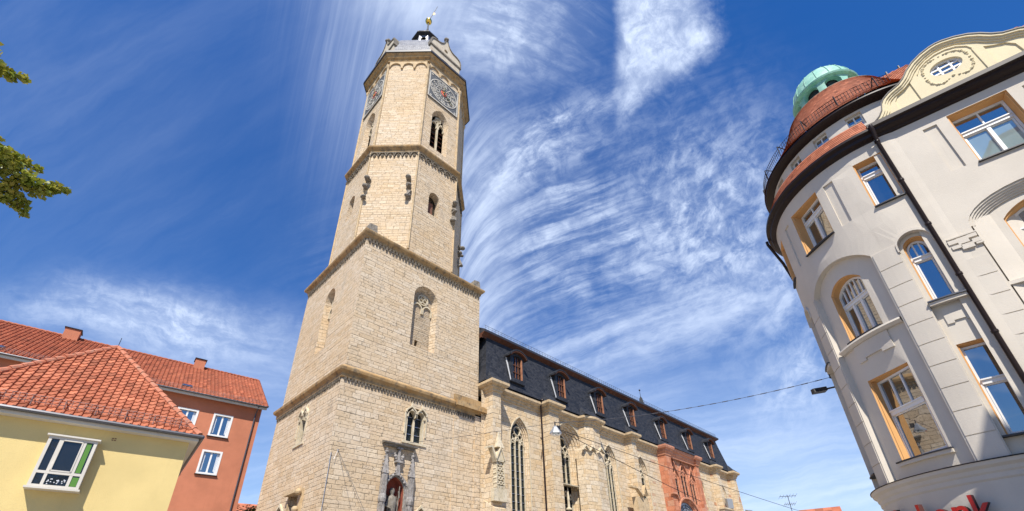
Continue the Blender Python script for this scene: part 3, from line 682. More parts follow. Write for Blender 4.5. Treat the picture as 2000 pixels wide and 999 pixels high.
# grotesques on the lower octagon
for k, u, z in (('SW', -2.1, 35.5), ('SW', 1.75, 35.5), ('S', 2.05, 35.4), ('SE', 1.4, 33.4), ):
    fr = oface(AZ[k], RL); m_ = MB()
    for dz, dd, rr in ((0, 0.45, 0.26), (0.05, 0.12, 0.24), (-0.75, 0.2, 0.26), (-0.95, 0.42, 0.16), (-2.1, 0.15, 0.24), (-2.25, 0.38, 0.18)):
        p = fr(u+random.uniform(-.12, .12), z+dz, dd); m_.ball(p, rr, 6, 0.8)
        if dd > .3 and dz > -2: m_.hexa([fr(u-.14, z+dz-.15, 0), fr(u+.14, z+dz-.15, 0), fr(u+.14, z+dz-.12, dd), fr(u-.14, z+dz-.12, dd)], [fr(u-.14, z+dz+.15, 0), fr(u+.14, z+dz+.15, 0), fr(u+.12, z+dz+.1, dd), fr(u-.12, z+dz+.1, dd)]); m_.build('gargoyle', 'dark_stone', TW, smooth=True); m_ = MB()
    if u > 0: m_.hexa([fr(u-.2, z-2.5, 0), fr(u+.15, z-2.5, 0), fr(u+.1, z-2.2, .5), fr(u-.1, z-2.2, .5)], [fr(u-.1, z-1.4, 0), fr(u+.3, z-1.4, 0), fr(u+.3, z-1.5, .25), fr(u-.0, z-1.5, .25)])
    m_.build('gargoyle', 'dark_stone', TW, smooth=True)
# arcade frieze + top cornice
ar = MB()
for a in AZ.values():
    fr = oface(a, RU); w_ = 2*(tu-0.12)/3
    for k in range(3):
        u = -tu+0.12+w_*(k+0.5); A = arch(u-w_*0.5, u+w_*0.5, 53.75, 53.8, 0.74, 'round'); B = arch(u-w_*0.40, u+w_*0.40, 53.75, 53.8, 0.56, 'round')
        ar.ring(fr, A[1:], B[1:], 0.0, 0.16)
        top = arch(u-w_*0.5, u+w_*0.5, 53.75, 53.8, 0.74, 'round')[2:]
        for p, q in zip(top, top[1:]):
            ar.hexa([fr(p[0], p[1], 0), fr(q[0], q[1], 0), fr(q[0], 54.7, 0), fr(p[0], 54.7, 0)], [fr(p[0], p[1], .16), fr(q[0], q[1], .16), fr(q[0], 54.7, .16), fr(p[0], 54.7, .16)])
        if k: ar.fbox(fr, u-w_*0.5-0.11, u-w_*0.5+0.11, 53.4, 53.78, 0.0, 0.20)
    ar.build('arcade', 'trim_stone', TW); ar = MB()
s_ = MB(); ccwsweep(s_, ngon(TC, RU), [(0.0, 54.6), (0.18, 54.65), (0.22, 54.9), (0.42, 55.05), (0.48, 55.3), (0.62, 55.42), (0.66, 55.55)]); s_.build('cornice', 'string_stone', TW)
s_ = MB(); ccwsweep(s_, ngon(TC, RU), [(0.60, 55.52), (0.76, 55.52), (0.76, 55.84), (-0.4, 56.2)]); s_.build('lead_edge', 'lead_edge', TW)

# clock faces
def numeral(mb, fr, cx, cz, ang, R0, R1, txt):
    strokes = []
    wd = {'I': .16, 'V': .34, 'X': .34}; tot = sum(wd[c] for c in txt); x = -tot/2
    for c in txt:
        w_ = wd[c]
        if c == 'I': strokes.append((x+w_/2, 0, x+w_/2, 1))
        elif c == 'V': strokes += [(x+.05, 1, x+w_/2, 0), (x+w_-.05, 1, x+w_/2, 0)]
        else: strokes += [(x+.05, 1, x+w_-.05, 0), (x+w_-.05, 1, x+.05, 0)]
        x += w_
    for x0, t0, x1, t1 in strokes:
        r0, r1_ = R0+(R1-R0)*t0, R0+(R1-R0)*t1
        def P(x_, r_): return (cx+sin(ang)*r_+cos(ang)*x_, cz+cos(ang)*r_-sin(ang)*x_)
        a, b = P(x0-.045, r0), P(x0+.045, r0); c_, d_ = P(x1+.045, r1_), P(x1-.045, r1_)
        mb.hexa([fr(*a, .10), fr(*b, .10), fr(*c_, .10), fr(*d_, .10)], [fr(*a, .135), fr(*b, .135), fr(*c_, .135), fr(*d_, .135)])
NUM = ['XII', 'I', 'II', 'III', 'IIII', 'V', 'VI', 'VII', 'VIII', 'IX', 'X', 'XI']
for key in ('S', 'W'):
    fr = oface(AZ[key], RU); z0, z1, u0, u1 = 48.95, 53.35, -1.98, 1.98; cx, cz = 0, 51.15
    p = MB(); p.fbox(fr, u0, u1, z0, z1, 0.0, 0.10); ck = p.build('clock_face', 'clock_dark', TW)
    t = MB()
    for a, b, c_, d_ in ((u0, u1, z0, z0+.13), (u0, u1, z1-.13, z1), (u0, u0+.13, z0+.13, z1-.13), (u1-.13, u1, z0+.13, z1-.13)): t.fbox(fr, a, b, c_, d_, .10, .15)
    for r_, w_ in ((1.83, .10), (1.02, .07), (0.62, .05)): t.ring(fr, circ(cx, cz, r_, 48), circ(cx, cz, r_-w_, 48), .10, .145)
    for i, s0 in enumerate(NUM): numeral(t, fr, cx, cz, 2*pi*i/12, 1.12, 1.66, s0)
    for i in range(12): 
        a = 2*pi*(i+.5)/12; t.ring(fr, circ(cx+1.36*sin(a), cz+1.36*cos(a), .06, 6), circ(cx+1.36*sin(a), cz+1.36*cos(a), .01, 6), .10, .13)
        numeral(t, fr, cx, cz, 2*pi*i/12, 0.68, 0.9, 'I')
    for sx in (-1, 1):
        for sz in (-1, 1): t.ring(fr, circ(sx*1.62, cz+sz*1.85, .16, 4), circ(sx*1.62, cz+sz*1.85, .06, 4), .10, .13)
    t.build('dial', 'clock_light', ck)
    t = MB(); t.prism(fr, circ(cx, cz, .40, 16), .10, .15); t.build('dial_centre', 'clock_red', ck)
    for ang, ln, w_, d in ((rad(130), 1.62, .07, .20), (rad(2), 1.05, .09, .24)):
        t = MB(); P = lambda x_, r_: (cx+sin(ang)*r_+cos(ang)*x_, cz+cos(ang)*r_-sin(ang)*x_)
        t.prism(fr, [P(-w_, -.35), P(w_, -.35), P(w_*.5, ln*.8), P(w_*1.3, ln*.82), P(0, ln), P(-w_*1.3, ln*.82), P(-w_*.5, ln*.8)][::1], d, d+.03)
        t.build('clock_hand', 'gold', ck)

# gables and slate cap
def mirror(l): return l + [(-x, z) for x, z in l[::-1]]
for k in ('S', 'W', 'N', 'E'):
    fr = oface(AZ[k], RU-0.12)
    body = rect(-2.12, 2.12, 55.9, 58.75); wn = rect(-0.42, 0.36, 56.95, 57.75)
    half = [(2.12, 58.9), (2.14, 59.5), (2.02, 60.0), (1.80, 60.28), (1.45, 60.42), (1.1, 60.45), (0.75, 60.6), (0.45, 60.95), (0.25, 61.45), (0.14, 62.0), (0.0, 62.3)]
    top = half + [(-x, z) for x, z in half[-2::-1]]
    oc = circ(0.0, 59.85, 0.28, 12)
    p = MB(); p.sheet(fr, body, [wn]); p.sheet(fr, top, [oc])
    opening(p, fr, wn, wn, 0, -.35); opening(p, fr, oc, oc, 0, -.35)
    for l in (body, top): p.loft([[fr(u, z, -.35) for u, z in l], [fr(u, z, 0) for u, z in l]])
    p.sheet(fr, rect(-2.12, 2.12, 55.9, 62.0), [], -.352) if False else None
    gb = p.build('gable', 'gable_stone', TW)
    p = MB(); p.fbox(fr, -2.28, 2.28, 58.70, 58.95, -.36, .12)
    A = [(x*1.06, z+.10) for x, z in top]; p.ring(fr, A, top, -.5, .10)
    p.build('coping', 'dark_stone', gb)
    p = MB(); p.prism(fr, wn, -.36, -.33); p.prism(fr, oc, -.36, -.33); p.build('window', 'dark_glass', gb)
    p = MB(); p.fbox(fr, -.06, 0.0, 56.95, 57.75, -.3, -.2); p.fbox(fr, -.42, .36, 57.32, 57.38, -.3, -.2); p.build('frame', 'gable_stone', gb)
    p = MB(); c_ = fr(0, 62.55, -.15); p.ball(c_, .30, 7); p.ball(fr(0, 62.3, .12), .17, 6); p.build('finial', 'dark_stone', gb, smooth=True)
    # slate saddle roof running back from each gable
    p = MB(); n0 = [fr(u, z, -.35) for u, z in top]; n1 = [fr(u*0.5, 58+(z-58)*0.9, -3.6) for u, z in top]
    p.loft([n1, n0]); b0 = [fr(-2.12, 55.9, -.35), fr(-2.12, 58.9, -.35), fr(-1.06, 58.8, -3.6), fr(-1.06, 55.9, -3.6)]; p.poly(b0)
    b1 = [fr(2.12, 55.9, -.35), fr(1.06, 55.9, -3.6), fr(1.06, 58.8, -3.6), fr(2.12, 58.9, -.35)]; p.poly(b1); p.build('saddle_roof', 'slate', gb)
cap = MB(); prof = [(5.1, 56.0), (5.08, 57.5), (5.0, 58.8), (4.75, 60.1), (4.3, 61.3), (3.6, 62.3), (2.7, 63.1), (1.9, 63.8), (1.4, 64.8), (1.3, 65.6)]
cap.loft([[(x, y, z) for x, y in ngon(TC, r)] for r, z in prof]); cap.build('cap_roof', 'sunlit_slate', TW)
ln_ = MB(); o0 = ngon(TC, 1.35)
for k, a in AZ.items():
    fr = oface(a, 1.35); t_ = 1.35*.4142; l = arch(-.36, .36, 66.2, 67.5, .36, 'round', 5)
    ln_.sheet(fr, rect(-t_, t_, 65.5, 68.4), [l]); opening(ln_, fr, l, l, 0, -.15)
    ln_.fbox(fr, t_-.10, t_+.0, 65.5, 68.4, 0, .08); ln_.fbox(fr, -t_, -t_+.10, 65.5, 68.4, 0, .08)
ln_.build('lantern', 'zinc', TW)
p = MB(); p.loft([[(x, y, z) for x, y in ngon(TC, r)] for r, z in ((1.3, 68.2), (1.78, 68.35), (1.80, 68.5), (1.1, 69.3), (.5, 70.2), (.22, 71.2), (.1, 72.6))]); p.build('lantern_roof', 'slate', TW)
p = MB(); p.tube([(TC[0], TC[1], 71.5), (TC[0], TC[1], 74.3)], .10, 8); p.tube([(TC[0], TC[1], 74.6), (TC[0]+.75, TC[1]-.75, 78.6)], .06, 6, .03)
p.build('spire_rod', 'iron', TW)
p = MB(); p.ball((TC[0], TC[1], 74.5), .46, 14); p.build('golden_ball', 'gold', TW, smooth=True)
p = MB(); ff = flat(TC[0]+.45, TC[1]-.45, -.7, -.7); p.prism(ff, [(-.12, 76.4), (.06, 76.2), (.16, 76.5), (.08, 76.8), (.0, 76.6), (-.08, 76.95)], -.02, .02); p.build('weathercock', 'gold', TW)

# tower windows (lower stage): two lancets under small ogees
def gothic_pair(fr, u0, u1, z0, zs, parent, dep):
    um = (u0+u1)/2; p = MB(); p.prism(fr, arch(u0-.02, u1+.02, z0, zs+.02, .3, 'round'), -dep-.02, -dep+.02); wo = p.build('window', 'leaded_glass', parent)
    t = MB(); t.fbox(fr, um-.07, um+.07, z0, zs+.1, -dep+.02, -dep+.16); t.fbox(fr, u0-.0, u0+.14, z0, zs, -dep+.02, -.02); t.fbox(fr, u1-.14, u1, z0, zs, -dep+.02, -.02)
    for a, b in ((u0+.06, um), (um, u1-.06)):
        t.ring(fr, arch(a-.04, b+.04, zs-.4, zs-.25, .50, 'ogee')[1:], arch(a+.07, b-.07, zs-.4, zs-.25, .34, 'round')[1:], -dep+.02, .10)
    t.build('mullion', 'carved_stone', wo)
    t = MB(); n = int((zs-z0)/.62)
    for k in range(1, n+1): t.fbox(fr, u0, u1, z0+k*.62-.02, z0+k*.62+.02, -dep+.02, -dep+.06)
    t.build('saddle_bar', 'zinc', wo)
    t = MB()     # label mould of hanging curves with little finials
    for a, b in ((u0-.12, um), (um, u1+.12)):
        A = arch(a-.0, b+.0, zs-.1, zs+.02, .45, 'ogee'); B = arch(a+.1, b-.1, zs-.1, zs+.0, .33, 'ogee'); t.ring(fr, A[1:], B[1:], 0, .16)
        t.hexa([fr((a+b)/2-.06, zs+.35, .0), fr((a+b)/2+.06, zs+.35, 0), fr((a+b)/2+.06, zs+.35, .15), fr((a+b)/2-.06, zs+.35, .15)], [fr((a+b)/2-.02, zs+.72, .05), fr((a+b)/2+.02, zs+.72, .05), fr((a+b)/2+.02, zs+.72, .09), fr((a+b)/2-.02, zs+.72, .09)])
    t.fbox(fr, u0-.14, u0-.04, z0+.5, zs, 0, .07); t.fbox(fr, u1+.04, u1+.14, z0+.5, zs, 0, .07)
    t.fbox(fr, u0-.2, u1+.2, z0-.16, z0-.0, 0, .08)
    t.build('hood_mould', 'carved_stone', wo); return wo
gothic_pair(fS, -0.86, 0.70, 11.35, 13.5, TW, .35); gothic_pair(fW, -0.45, 0.85, 11.3, 13.4, TW, .35)
p = MB(); p.prism(fS, winS_small, -.40, -.37); wo = p.build('window', 'leaded_glass', TW); p = MB(); p.ring(fS, arch(.43, 1.27, 5.2, 6.8, .48, 'ogee')[1:], winS_small[1:], 0, .12); p.build('hood_mould', 'carved_stone', wo)
p = MB(); p.prism(fW, winW2, -.40, -.37); wo = p.build('window', 'leaded_glass', TW); p = MB(); p.ring(fW, arch(-1.22, .02, 4.9, 6.9, .6, 'ogee')[1:], winW2[1:], 0, .12); p.build('hood_mould', 'carved_stone', wo)
p = MB(); p.fbox(fW, .75, 2.35, 5.6, 7.75, -.47, -.44); wo = p.build('window', 'dark_glass', TW)
p = MB(); p.fbox(fW, .45, 2.75, 7.75, 7.98, 0, .35); p.fbox(fW, .62, .74, 5.6, 7.75, 0, .10); p.fbox(fW, 2.36, 2.8, 5.6, 7.75, 0, .16)
p.ball(fW(2.75, 7.7, .35), .2, 6); p.ball(fW(2.6, 6.7, .3), .2, 6); p.build('lintel', 'trim_stone', wo)
# niche with canopy
p = MB(); p.sheet(fS, nicheS, [], -.6); nic = p.build('niche', 'niche_red', TW)
p = MB()
for k, (o_, d_) in enumerate(((.02, .10), (.12, .16), (.22, .10))):
    A = arch(-1.92-o_-.07, -.52+o_+.07, 4.6, 7.9, .98+o_, 'point'); B = arch(-1.92-o_+.02, -.52+o_-.02, 4.6, 7.9, .93+o_, 'point'); p.ring(fS, A[1:], B[1:], 0, d_)
p.build('niche_arch', 'grey_carving', nic)
p = MB(); p.loft([[fS(u, z, -.03) for u, z in arch(-1.90, -.54, 4.6, 7.9, .93, 'point')], [fS(u, z, -.59) for u, z in arch(-1.90, -.54, 4.6, 7.9, .93, 'point')]]); p.build('niche_lining', 'niche_red', nic)
p = MB()
def pinn(p, fr, u, z0, z1, z2, w_, d0=.05, d1=.35):
    c = (u, (d0+d1)/2); p.fbox(fr, u-w_, u+w_, z0, z1, d0, d1)
    p.fbox(fr, u-w_*.55, u-w_*.2, z0, z1-.1, d1, d1+.03); p.fbox(fr, u+w_*.2, u+w_*.55, z0, z1-.1, d1, d1+.03)
    p.hexa([fr(u-w_*1.25, z1, d0), fr(u+w_*1.25, z1, d0), fr(u+w_*1.25, z1, d1+.04), fr(u-w_*1.25, z1, d1+.04)], [fr(u-.03, z2, c[1]-.02), fr(u+.03, z2, c[1]-.02), fr(u+.03, z2, c[1]+.02), fr(u-.03, z2, c[1]+.02)])
    n = int((z2-z1)/.22)
    for k in range(n):
        t = (k+.5)/n; w2 = w_*1.25*(1-t)+.05
        for sx in (-1, 1): p.ball(fr(u+sx*w2, z1+(z2-z1)*t, c[1]), .06, 4)
    p.ball(fr(u, z2, c[1]), .12, 5); p.ball(fr(u, z2+.18, c[1]), .08, 5)
pinn(p, fS, -2.18, 4.6, 8.9, 10.3, .16); pinn(p, fS, -.18, 4.6, 8.9, 10.3, .16)
p.ball(fS(-2.18, 7.35, .22), .26, 6, 1.5); p.ball(fS(-.18, 7.35, .22), .26, 6, 1.5)
# ogee crockets rising to a cross finial
for k in range(7):
    t = k/6; 
    for sx in (-1, 1): p.ball(fS(-1.22+sx*(.72*(1-t)**1.6+.05), 8.35+t*1.05, .14), .07+.02*(k % 2), 4)
for a, b in (((.0), 0),):
    p.hexa([fS(-1.36, 8.9, .02), fS(-1.08, 8.9, .02), fS(-1.08, 8.9, .24), fS(-1.36, 8.9, .24)], [fS(-1.32, 9.75, .04), fS(-1.12, 9.75, .04), fS(-1.12, 9.75, .22), fS(-1.32, 9.75, .22)])
    p.fbox(fS, -1.46, -.98, 9.72, 9.86, .0, .30)
    p.hexa([fS(-1.32, 9.86, .05), fS(-1.12, 9.86, .05), fS(-1.12, 9.86, .22), fS(-1.32, 9.86, .22)], [fS(-1.29, 10.6, .05), fS(-1.15, 10.6, .05), fS(-1.15, 10.6, .22), fS(-1.29, 10.6, .22)])
    for sx in (-1, 1):
        p.ball(fS(-1.22+sx*.26, 10.12, .16), .13, 5); p.ball(fS(-1.22+sx*.22, 9.98, .16), .1, 5); p.ball(fS(-1.22+sx*.32, 10.28, .16), .07, 5)
    p.fbox(fS, -1.42, -1.02, 10.62, 10.70, .0, .30)
p.build('pinnacle', 'grey_carving', nic)
p = MB(); p.hexa([fS(-2.5, 10.85, 0), fS(.02, 10.85, 0), fS(.02, 10.85, .42), fS(-2.5, 10.85, .42)], [fS(-2.5, 11.08, 0), fS(.02, 11.08, 0), fS(.02, 10.93, .45), fS(-2.5, 10.93, .45)])
p.fbox(fS, -2.4, -.08, 10.72, 10.85, 0, .22); p.build('canopy', 'dark_stone', nic)
p = MB(); fr = fS; cx = -1.22
pr = [(.36, 4.6), (.38, 5.6), (.30, 6.5), (.34, 7.15), (.36, 7.42), (.25, 7.62), (.12, 7.72), (.13, 7.8), (.17, 7.9), (.175, 8.0), (.14, 8.13), (.03, 8.2)]
q = fr(cx, 0, -.28); p.lathe((q.x, q.y), pr, 14)
p.tube([fr(cx-.32, 7.42, -.22), fr(cx-.46, 7.0, -.08), fr(cx-.2, 6.85, .05)], .085, 6, .06); p.tube([fr(cx+.30, 7.42, -.22), fr(cx+.46, 7.6, -.12), fr(cx+.36, 8.0, -.05)], .08, 6, .06)
p.tube([fr(cx+.30, 6.2, -.02), fr(cx+.40, 8.3, -.06)], .03, 5); p.tube([fr(cx-.33, 7.7, -.42), fr(cx-.55, 7.3, -.38), fr(cx-.42, 6.1, -.40)], .12, 6, .04); p.tube([fr(cx+.33, 7.7, -.42), fr(cx+.55, 7.3, -.42), fr(cx+.40, 6.3, -.44)], .11, 6, .04)
for k in range(7): p.tube([fr(cx-.22+.07*k, 5.0, -.02), fr(cx-.15+.05*k, 6.6, -.02)], .03, 4)
tag(p.build('statue', 'dark_stone', smooth=True), 'weathered grey stone statue of a robed figure in the red arched tower niche', 'statue')

# ================================================================== nave
NV = thing('church_nave', (47, 32, 0), 'long pale stone church nave with buttresses, gothic windows and dark slate mansard roof', 'church')
YWL, YB = 26.5, 25.55
fN = flat(0, YWL, 0, -1)           # u = X
nv = MB()
wins = {1: (26.35, 28.60, 13.7, 1.95, 'point'), 2: (32.2, 36.25, 14.4, 2.3, 'point'), 3: (39.85, 42.05, 13.9, 1.95, 'point'), 4: (46.05, 48.25, 13.8, 1.95, 'point'),
        5: (60.75, 62.75, 13.8, 1.95, 'point'), 6: (68.0, 69.75, 13.9, 1.8, 'point')}
loops = {k: arch(a, b, 3.0, zs, r_, kd, 9) for k, (a, b, zs, r_, kd) in wins.items()}
nv.sheet(fN, rect(23.1, 51.4, 0, 17.0), [loops[k] for k in (1, 2, 3, 4)]); nv.sheet(fN, rect(59.9, 72.4, 0, 17.0), [loops[k] for k in (5, 6)])
nv.poly([(72.4, 26.5, 0), (72.4, 38, 0), (72.4, 38, 17.0), (72.4, 26.5, 17.0)])
nv.poly([(72.4, 38, 0), (23.1, 38, 0), (23.1, 38, 17.0), (72.4, 38, 17.0)])
dep = .40
for k, (a, b, zs, r_, kd) in wins.items():
    i1 = .30 if k != 2 else 1.02
    L0, L1 = loops[k], arch(a+i1, b-i1, 3.2, zs-(0.1 if k != 2 else .5), r_-.30 if k != 2 else r_-.35, kd, 9)
    nsteps = 5 if k == 2 else 3; lps = []
    D_ = dep if k != 2 else .95
    for q in range(nsteps+1):
        t = q/nsteps
        l = [(x0+(x1-x0)*t, z0+(z1-z0)*t) for (x0, z0), (x1, z1) in zip(L0, L1)]
        t2 = min(1, (q+.45)/nsteps)
        lps.append([fN(u, z, -D_*t) for u, z in l])
        if q < nsteps: lps.append([fN(u, z, -D_*t-.10) for u, z in l])
    nv.loft(lps[::-1])
nv.build('wall', 'nave_masonry', NV)
# buttresses: (x0,x1)
bts = [(23.49, 24.40), (30.45, 31.78), (44.20, 45.05), (65.62, 66.55), (71.45, 72.35)]
for a, b in bts:
    p = MB(); p.box(a, b, YB, 26.52, 0, 17.0); p.hexa([(a-.12, YB-.35, 0), (b+.12, YB-.35, 0), (b+.12, 26.5, 0), (a-.12, 26.5, 0)], [(a-.12, YB-.35, 7.5), (b+.12, YB-.35, 7.5), (b+.12, 26.5, 8.2), (a-.12, 26.5, 8.2)]); p.build('buttress', 'nave_masonry', NV)
b3 = [(35.95, 26.5), (36.05, 25.8), (37.0, 25.5), (38.3, 25.62), (38.3, 26.5)]
p = MB(); p.loft([[(x, y, 0) for x, y in b3], [(x, y, 17.0) for x, y in b3]]); 
b3b = [(35.2, 26.5), (35.4, 25.75), (36.9, 25.35), (38.4, 25.5), (38.45, 26.5)]
p.loft([[(x, y, 0) for x, y in b3b], [(x, y, 14.0) for x, y in b3b], [(x*.97+37*.03, y+.12, 14.35) for x, y in b3b]]); p.build('buttress', 'nave_masonry', NV)
# cornice following the buttresses
path = [(23.49, 27.6), (23.49, YB), (24.40, YB), (24.40, YWL), (30.45, YWL), (30.45, YB), (31.78, YB), (31.78, YWL), (35.95, YWL), (36.05, 25.8), (37.0, 25.5), (38.3, 25.62), (38.3, YWL),
        (44.20, YWL), (44.20, YB), (45.05, YB), (45.05, YWL), (51.30, YWL)]
path2 = [(60.0, YWL), (65.62, YWL), (65.62, YB), (66.55, YB), (66.55, YWL), (71.45, YWL), (71.45, YB), (72.40, YB), (72.40, 38.0)]
cpn = [(0.0, 16.72), (.10, 16.76), (.12, 16.95), (.24, 17.03), (.24, 17.17), (.44, 17.25), (.54, 17.38), (.54, 17.60), (.34, 17.69), (0.0, 17.70)]
p = MB(); sweep(p, path, cpn); sweep(p, path2, cpn); p.build('cornice', 'trim_stone', NV)
# lead-covered gutter blocks above the cornice
for a, b in ((24.6, 29.9), (31.95, 35.6), (38.5, 43.9), (45.2, 51.0), (60.2, 65.3), (66.8, 71.2)):
    p = MB(); p.box(a, b, YWL-.42, YWL-.05, 17.68, 17.80); n = int((b-a)/.32)
    for k in range(n): p.box(a+(b-a)*k/n+.04, a+(b-a)*(k+.62)/n+.04, YWL-.40, YWL-.02, 17.8, 17.88)
    p.build('gutter', 'slate', NV)
# mansard roof: lower steep slopes with bell-cast foot, hipped ends
X0, X1, Y0, Y1 = 23.12, 72.35, 26.0, 38.4
prof = [(-.12, 17.74), (-.02, 18.2), (.08, 18.75), (.20, 19.5), (.36, 20.6), (.49, 21.5), (.60, 22.35)]
def ringp(o, z): return [(X0+max(o, -.35)*1.0, Y0+o, z), (X1-o*2.2-.3, Y0+o, z), (X1-o*2.2-.3, Y1-o, z), (X0+max(o, -.35)*1.0, Y1-o, z)]
p = MB(); p.loft([ringp(o, z) for o, z in prof]); 
p.build('mansard_slope', 'slate', NV)
# roof lip behind each buttress head, so the slates reach the cornice edge
for a, b in [(23.1, 24.8), (30.05, 32.15), (35.6, 38.65), (43.8, 45.4), (51.0, 60.3), (65.2, 66.9), (71.1, 72.8)]:
    p = MB(); p.hexa([(a, 25.12, 17.66), (b, 25.12, 17.66), (b, 26.1, 17.66), (a, 26.1, 17.66)], [(a+.35, 25.72, 18.25), (b-.35, 25.72, 18.25), (b-.45, 26.1, 18.75), (a+.45, 26.1, 18.75)])
    p.build('eaves_slate', 'slate', NV)
ex, ey = .60, Y0+.60
p = MB(); ov = .42
a = [(X0+.0, ey-.0, 22.33), (X1-1.6, ey, 22.33), (X1-1.6, Y1-.6, 22.33), (X0, Y1-.6, 22.33)]
b = [(X0-.0, ey-ov, 22.62), (X1-1.6+ov, ey-ov, 22.62), (X1-1.6+ov, Y1-.6+ov, 22.62), (X0, Y1-.6+ov, 22.62)]
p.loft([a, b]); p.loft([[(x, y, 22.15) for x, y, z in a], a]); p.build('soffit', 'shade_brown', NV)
p = MB(); c = [(x, y, 22.84) for x, y, z in b]; p.loft([b, c]); p.build('upper_gutter', 'lead_edge', NV)
p = MB(); d = [(X0, 32.2, 26.4), (X1-6.5, 32.2, 26.4), (X1-6.5, 32.4, 26.4), (X0, 32.4, 26.4)]; p.loft([c, d], True, False, True); p.build('upper_roof', 'slate', NV)
# snow fence along the break
p = MB(); yy = ey-ov+.12; x = X0+.2
p.tube([(X0+.1, yy, 23.30), (X1-1.8, yy, 23.30)], .018, 4); p.tube([(X0+.1, yy, 23.10), (X1-1.8, yy, 23.10)], .012, 4)
while x < X1-1.8:
    p.tube([(x, yy, 22.84), (x, yy, 23.32)], .016, 4); x += .40
p.build('snow_fence', 'iron', NV)
# weather vane on the ridge
p = MB(); p.tube([(60.4, 32.2, 26.3), (60.4, 32.2, 29.6)], .06, 6, .03); fr = flat(60.4, 32.2, -.7, -.7)
p.prism(fr, [(-.28, 26.9), (.25, 26.9), (.35, 27.6), (.18, 28.4), (-.05, 28.7), (-.3, 28.1), (-.18, 27.5)], -.05, .05); p.ball((60.4, 32.2, 29.7), .14, 6)
p.build('weather_vane', 'iron', NV)
# dormers
for xc in (26.62, 32.70, 39.06, 45.32, 52.30, 59.30, 65.92):
    fr = flat(xc*1.0075, 25.86, 0, -1); w_ = .86
    p = MB()
    side = [(0.02, 18.55), (0.02, 21.25), (1.4, 22.3), (1.1, 20.0), (.62, 18.9), (.45, 18.5)]
    body = arch(-w_, w_, 18.62, 21.1, .42, 'seg', 5); wn = arch(-.56, .56, 18.92, 20.95, .26, 'seg', 5)
    p.sheet(fr, body, [wn]); opening(p, fr, wn, wn, 0, -.15)
    p.loft([[fr(u, z, -1.1) for u, z in body], [fr(u, z, 0) for u, z in body]]); p.fbox(fr, -w_-.05, w_+.05, 18.50, 18.64, -.6, .06)
    dm = p.build('dormer', 'slate', NV)
    p = MB(); A = arch(-w_-.14, w_+.14, 21.02, 21.12, .50, 'seg', 6)[1:]; B = arch(-w_-.04, w_+.04, 21.02, 21.08, .40, 'seg', 6)[1:]
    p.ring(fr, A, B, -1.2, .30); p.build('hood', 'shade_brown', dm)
    p = MB(); A2 = arch(-w_-.28, w_+.24, 20.98, 21.15, .57, 'seg', 6)[1:]; p.ring(fr, A2, A, -1.25, .34); p.build('hood_roof', 'slate', dm)
    p = MB(); p.prism(fr, wn, -.20, -.17); p.build('pane', 'dark_glass', dm)
    p = MB()
    for u in (-.52, -.17, .17, .50): p.fbox(fr, u-.022, u+.022, 18.92, 21.1, -.15, -.08)
    for z in (19.55, 20.25): p.fbox(fr, -.56, .56, z-.022, z+.022, -.14, -.07)
    p.build('frame', 'wood_brown', dm)
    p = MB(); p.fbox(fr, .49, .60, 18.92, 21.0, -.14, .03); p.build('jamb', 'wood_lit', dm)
    p = MB(); n = 22
    for k in range(n):
        t = (k+.5)/n; p.fbox(fr, -w_-.07-.06*t, -w_-.0, 18.6+2.5*t-.055, 18.6+2.5*t+.05, -.02-.56*t, .03-.52*t)
    p.build('flashing', 'flashing_metal', dm)

# nave windows
def lancets(fr, u0, u1, z0, zs, rise, n, parent, dep, cmat='carved_stone', heads=True, bars=True):
    lo_ = arch(u0, u1, z0, zs, rise, 'point'); p = MB(); p.prism(fr, lo_, -dep-.06, -dep-.03); wo = p.build('window', 'leaded_glass', parent)
    t = MB(); w_ = (u1-u0)/n; zh = zs-.15
    for k in range(1, n): t.fbox(fr, u0+k*w_-.042, u0+k*w_+.042, z0, zh+.25, -dep-.02, -dep+.13)
    t.fbox(fr, u0, u0+.05, z0, zh, -dep-.02, -dep+.1); t.fbox(fr, u1-.05, u1, z0, zh, -dep-.02, -dep+.1)
    for k in range(n):
        a, b = u0+k*w_, u0+(k+1)*w_
        dz = .25 if (n == 3 and k == 1) else 0
        t.ring(fr, arch(a, b, zh-.25+dz, zh-.2+dz, w_*.95, 'point')[1:], arch(a+.07, b-.07, zh-.25+dz, zh-.2+dz, w_*.75, 'point')[1:], -dep-.02, -dep+.15)
        for sx in (-1, 1): t.ring(fr, circ((a+b)/2+sx*w_*.18, zh+.0+dz, w_*.17, 8), circ((a+b)/2+sx*w_*.18, zh+.0+dz, w_*.09, 8), -dep-.02, -dep+.1)
    if heads:
        um = (u0+u1)/2; rr = (u1-u0)*.26
        t.ring(fr, circ(um, zs+rise*.52, rr), circ(um, zs+rise*.52, rr-.07), -dep-.02, -dep+.14)
        for sx in (-1, 1): t.ring(fr, circ(um+sx*(u1-u0)*.22, zs+rise*.22, rr*.62, 10), circ(um+sx*(u1-u0)*.22, zs+rise*.22, rr*.62-.06, 10), -dep-.02, -dep+.12)
    t.build('tracery', cmat, wo)
    if bars:
        t = MB(); q = z0+.4
        while q < zs-.2: t.fbox(fr, u0, u1, q-.015, q+.015, -dep-.03, -dep+.03); q += .62
        t.build('saddle_bar', 'zinc', wo)
    return wo
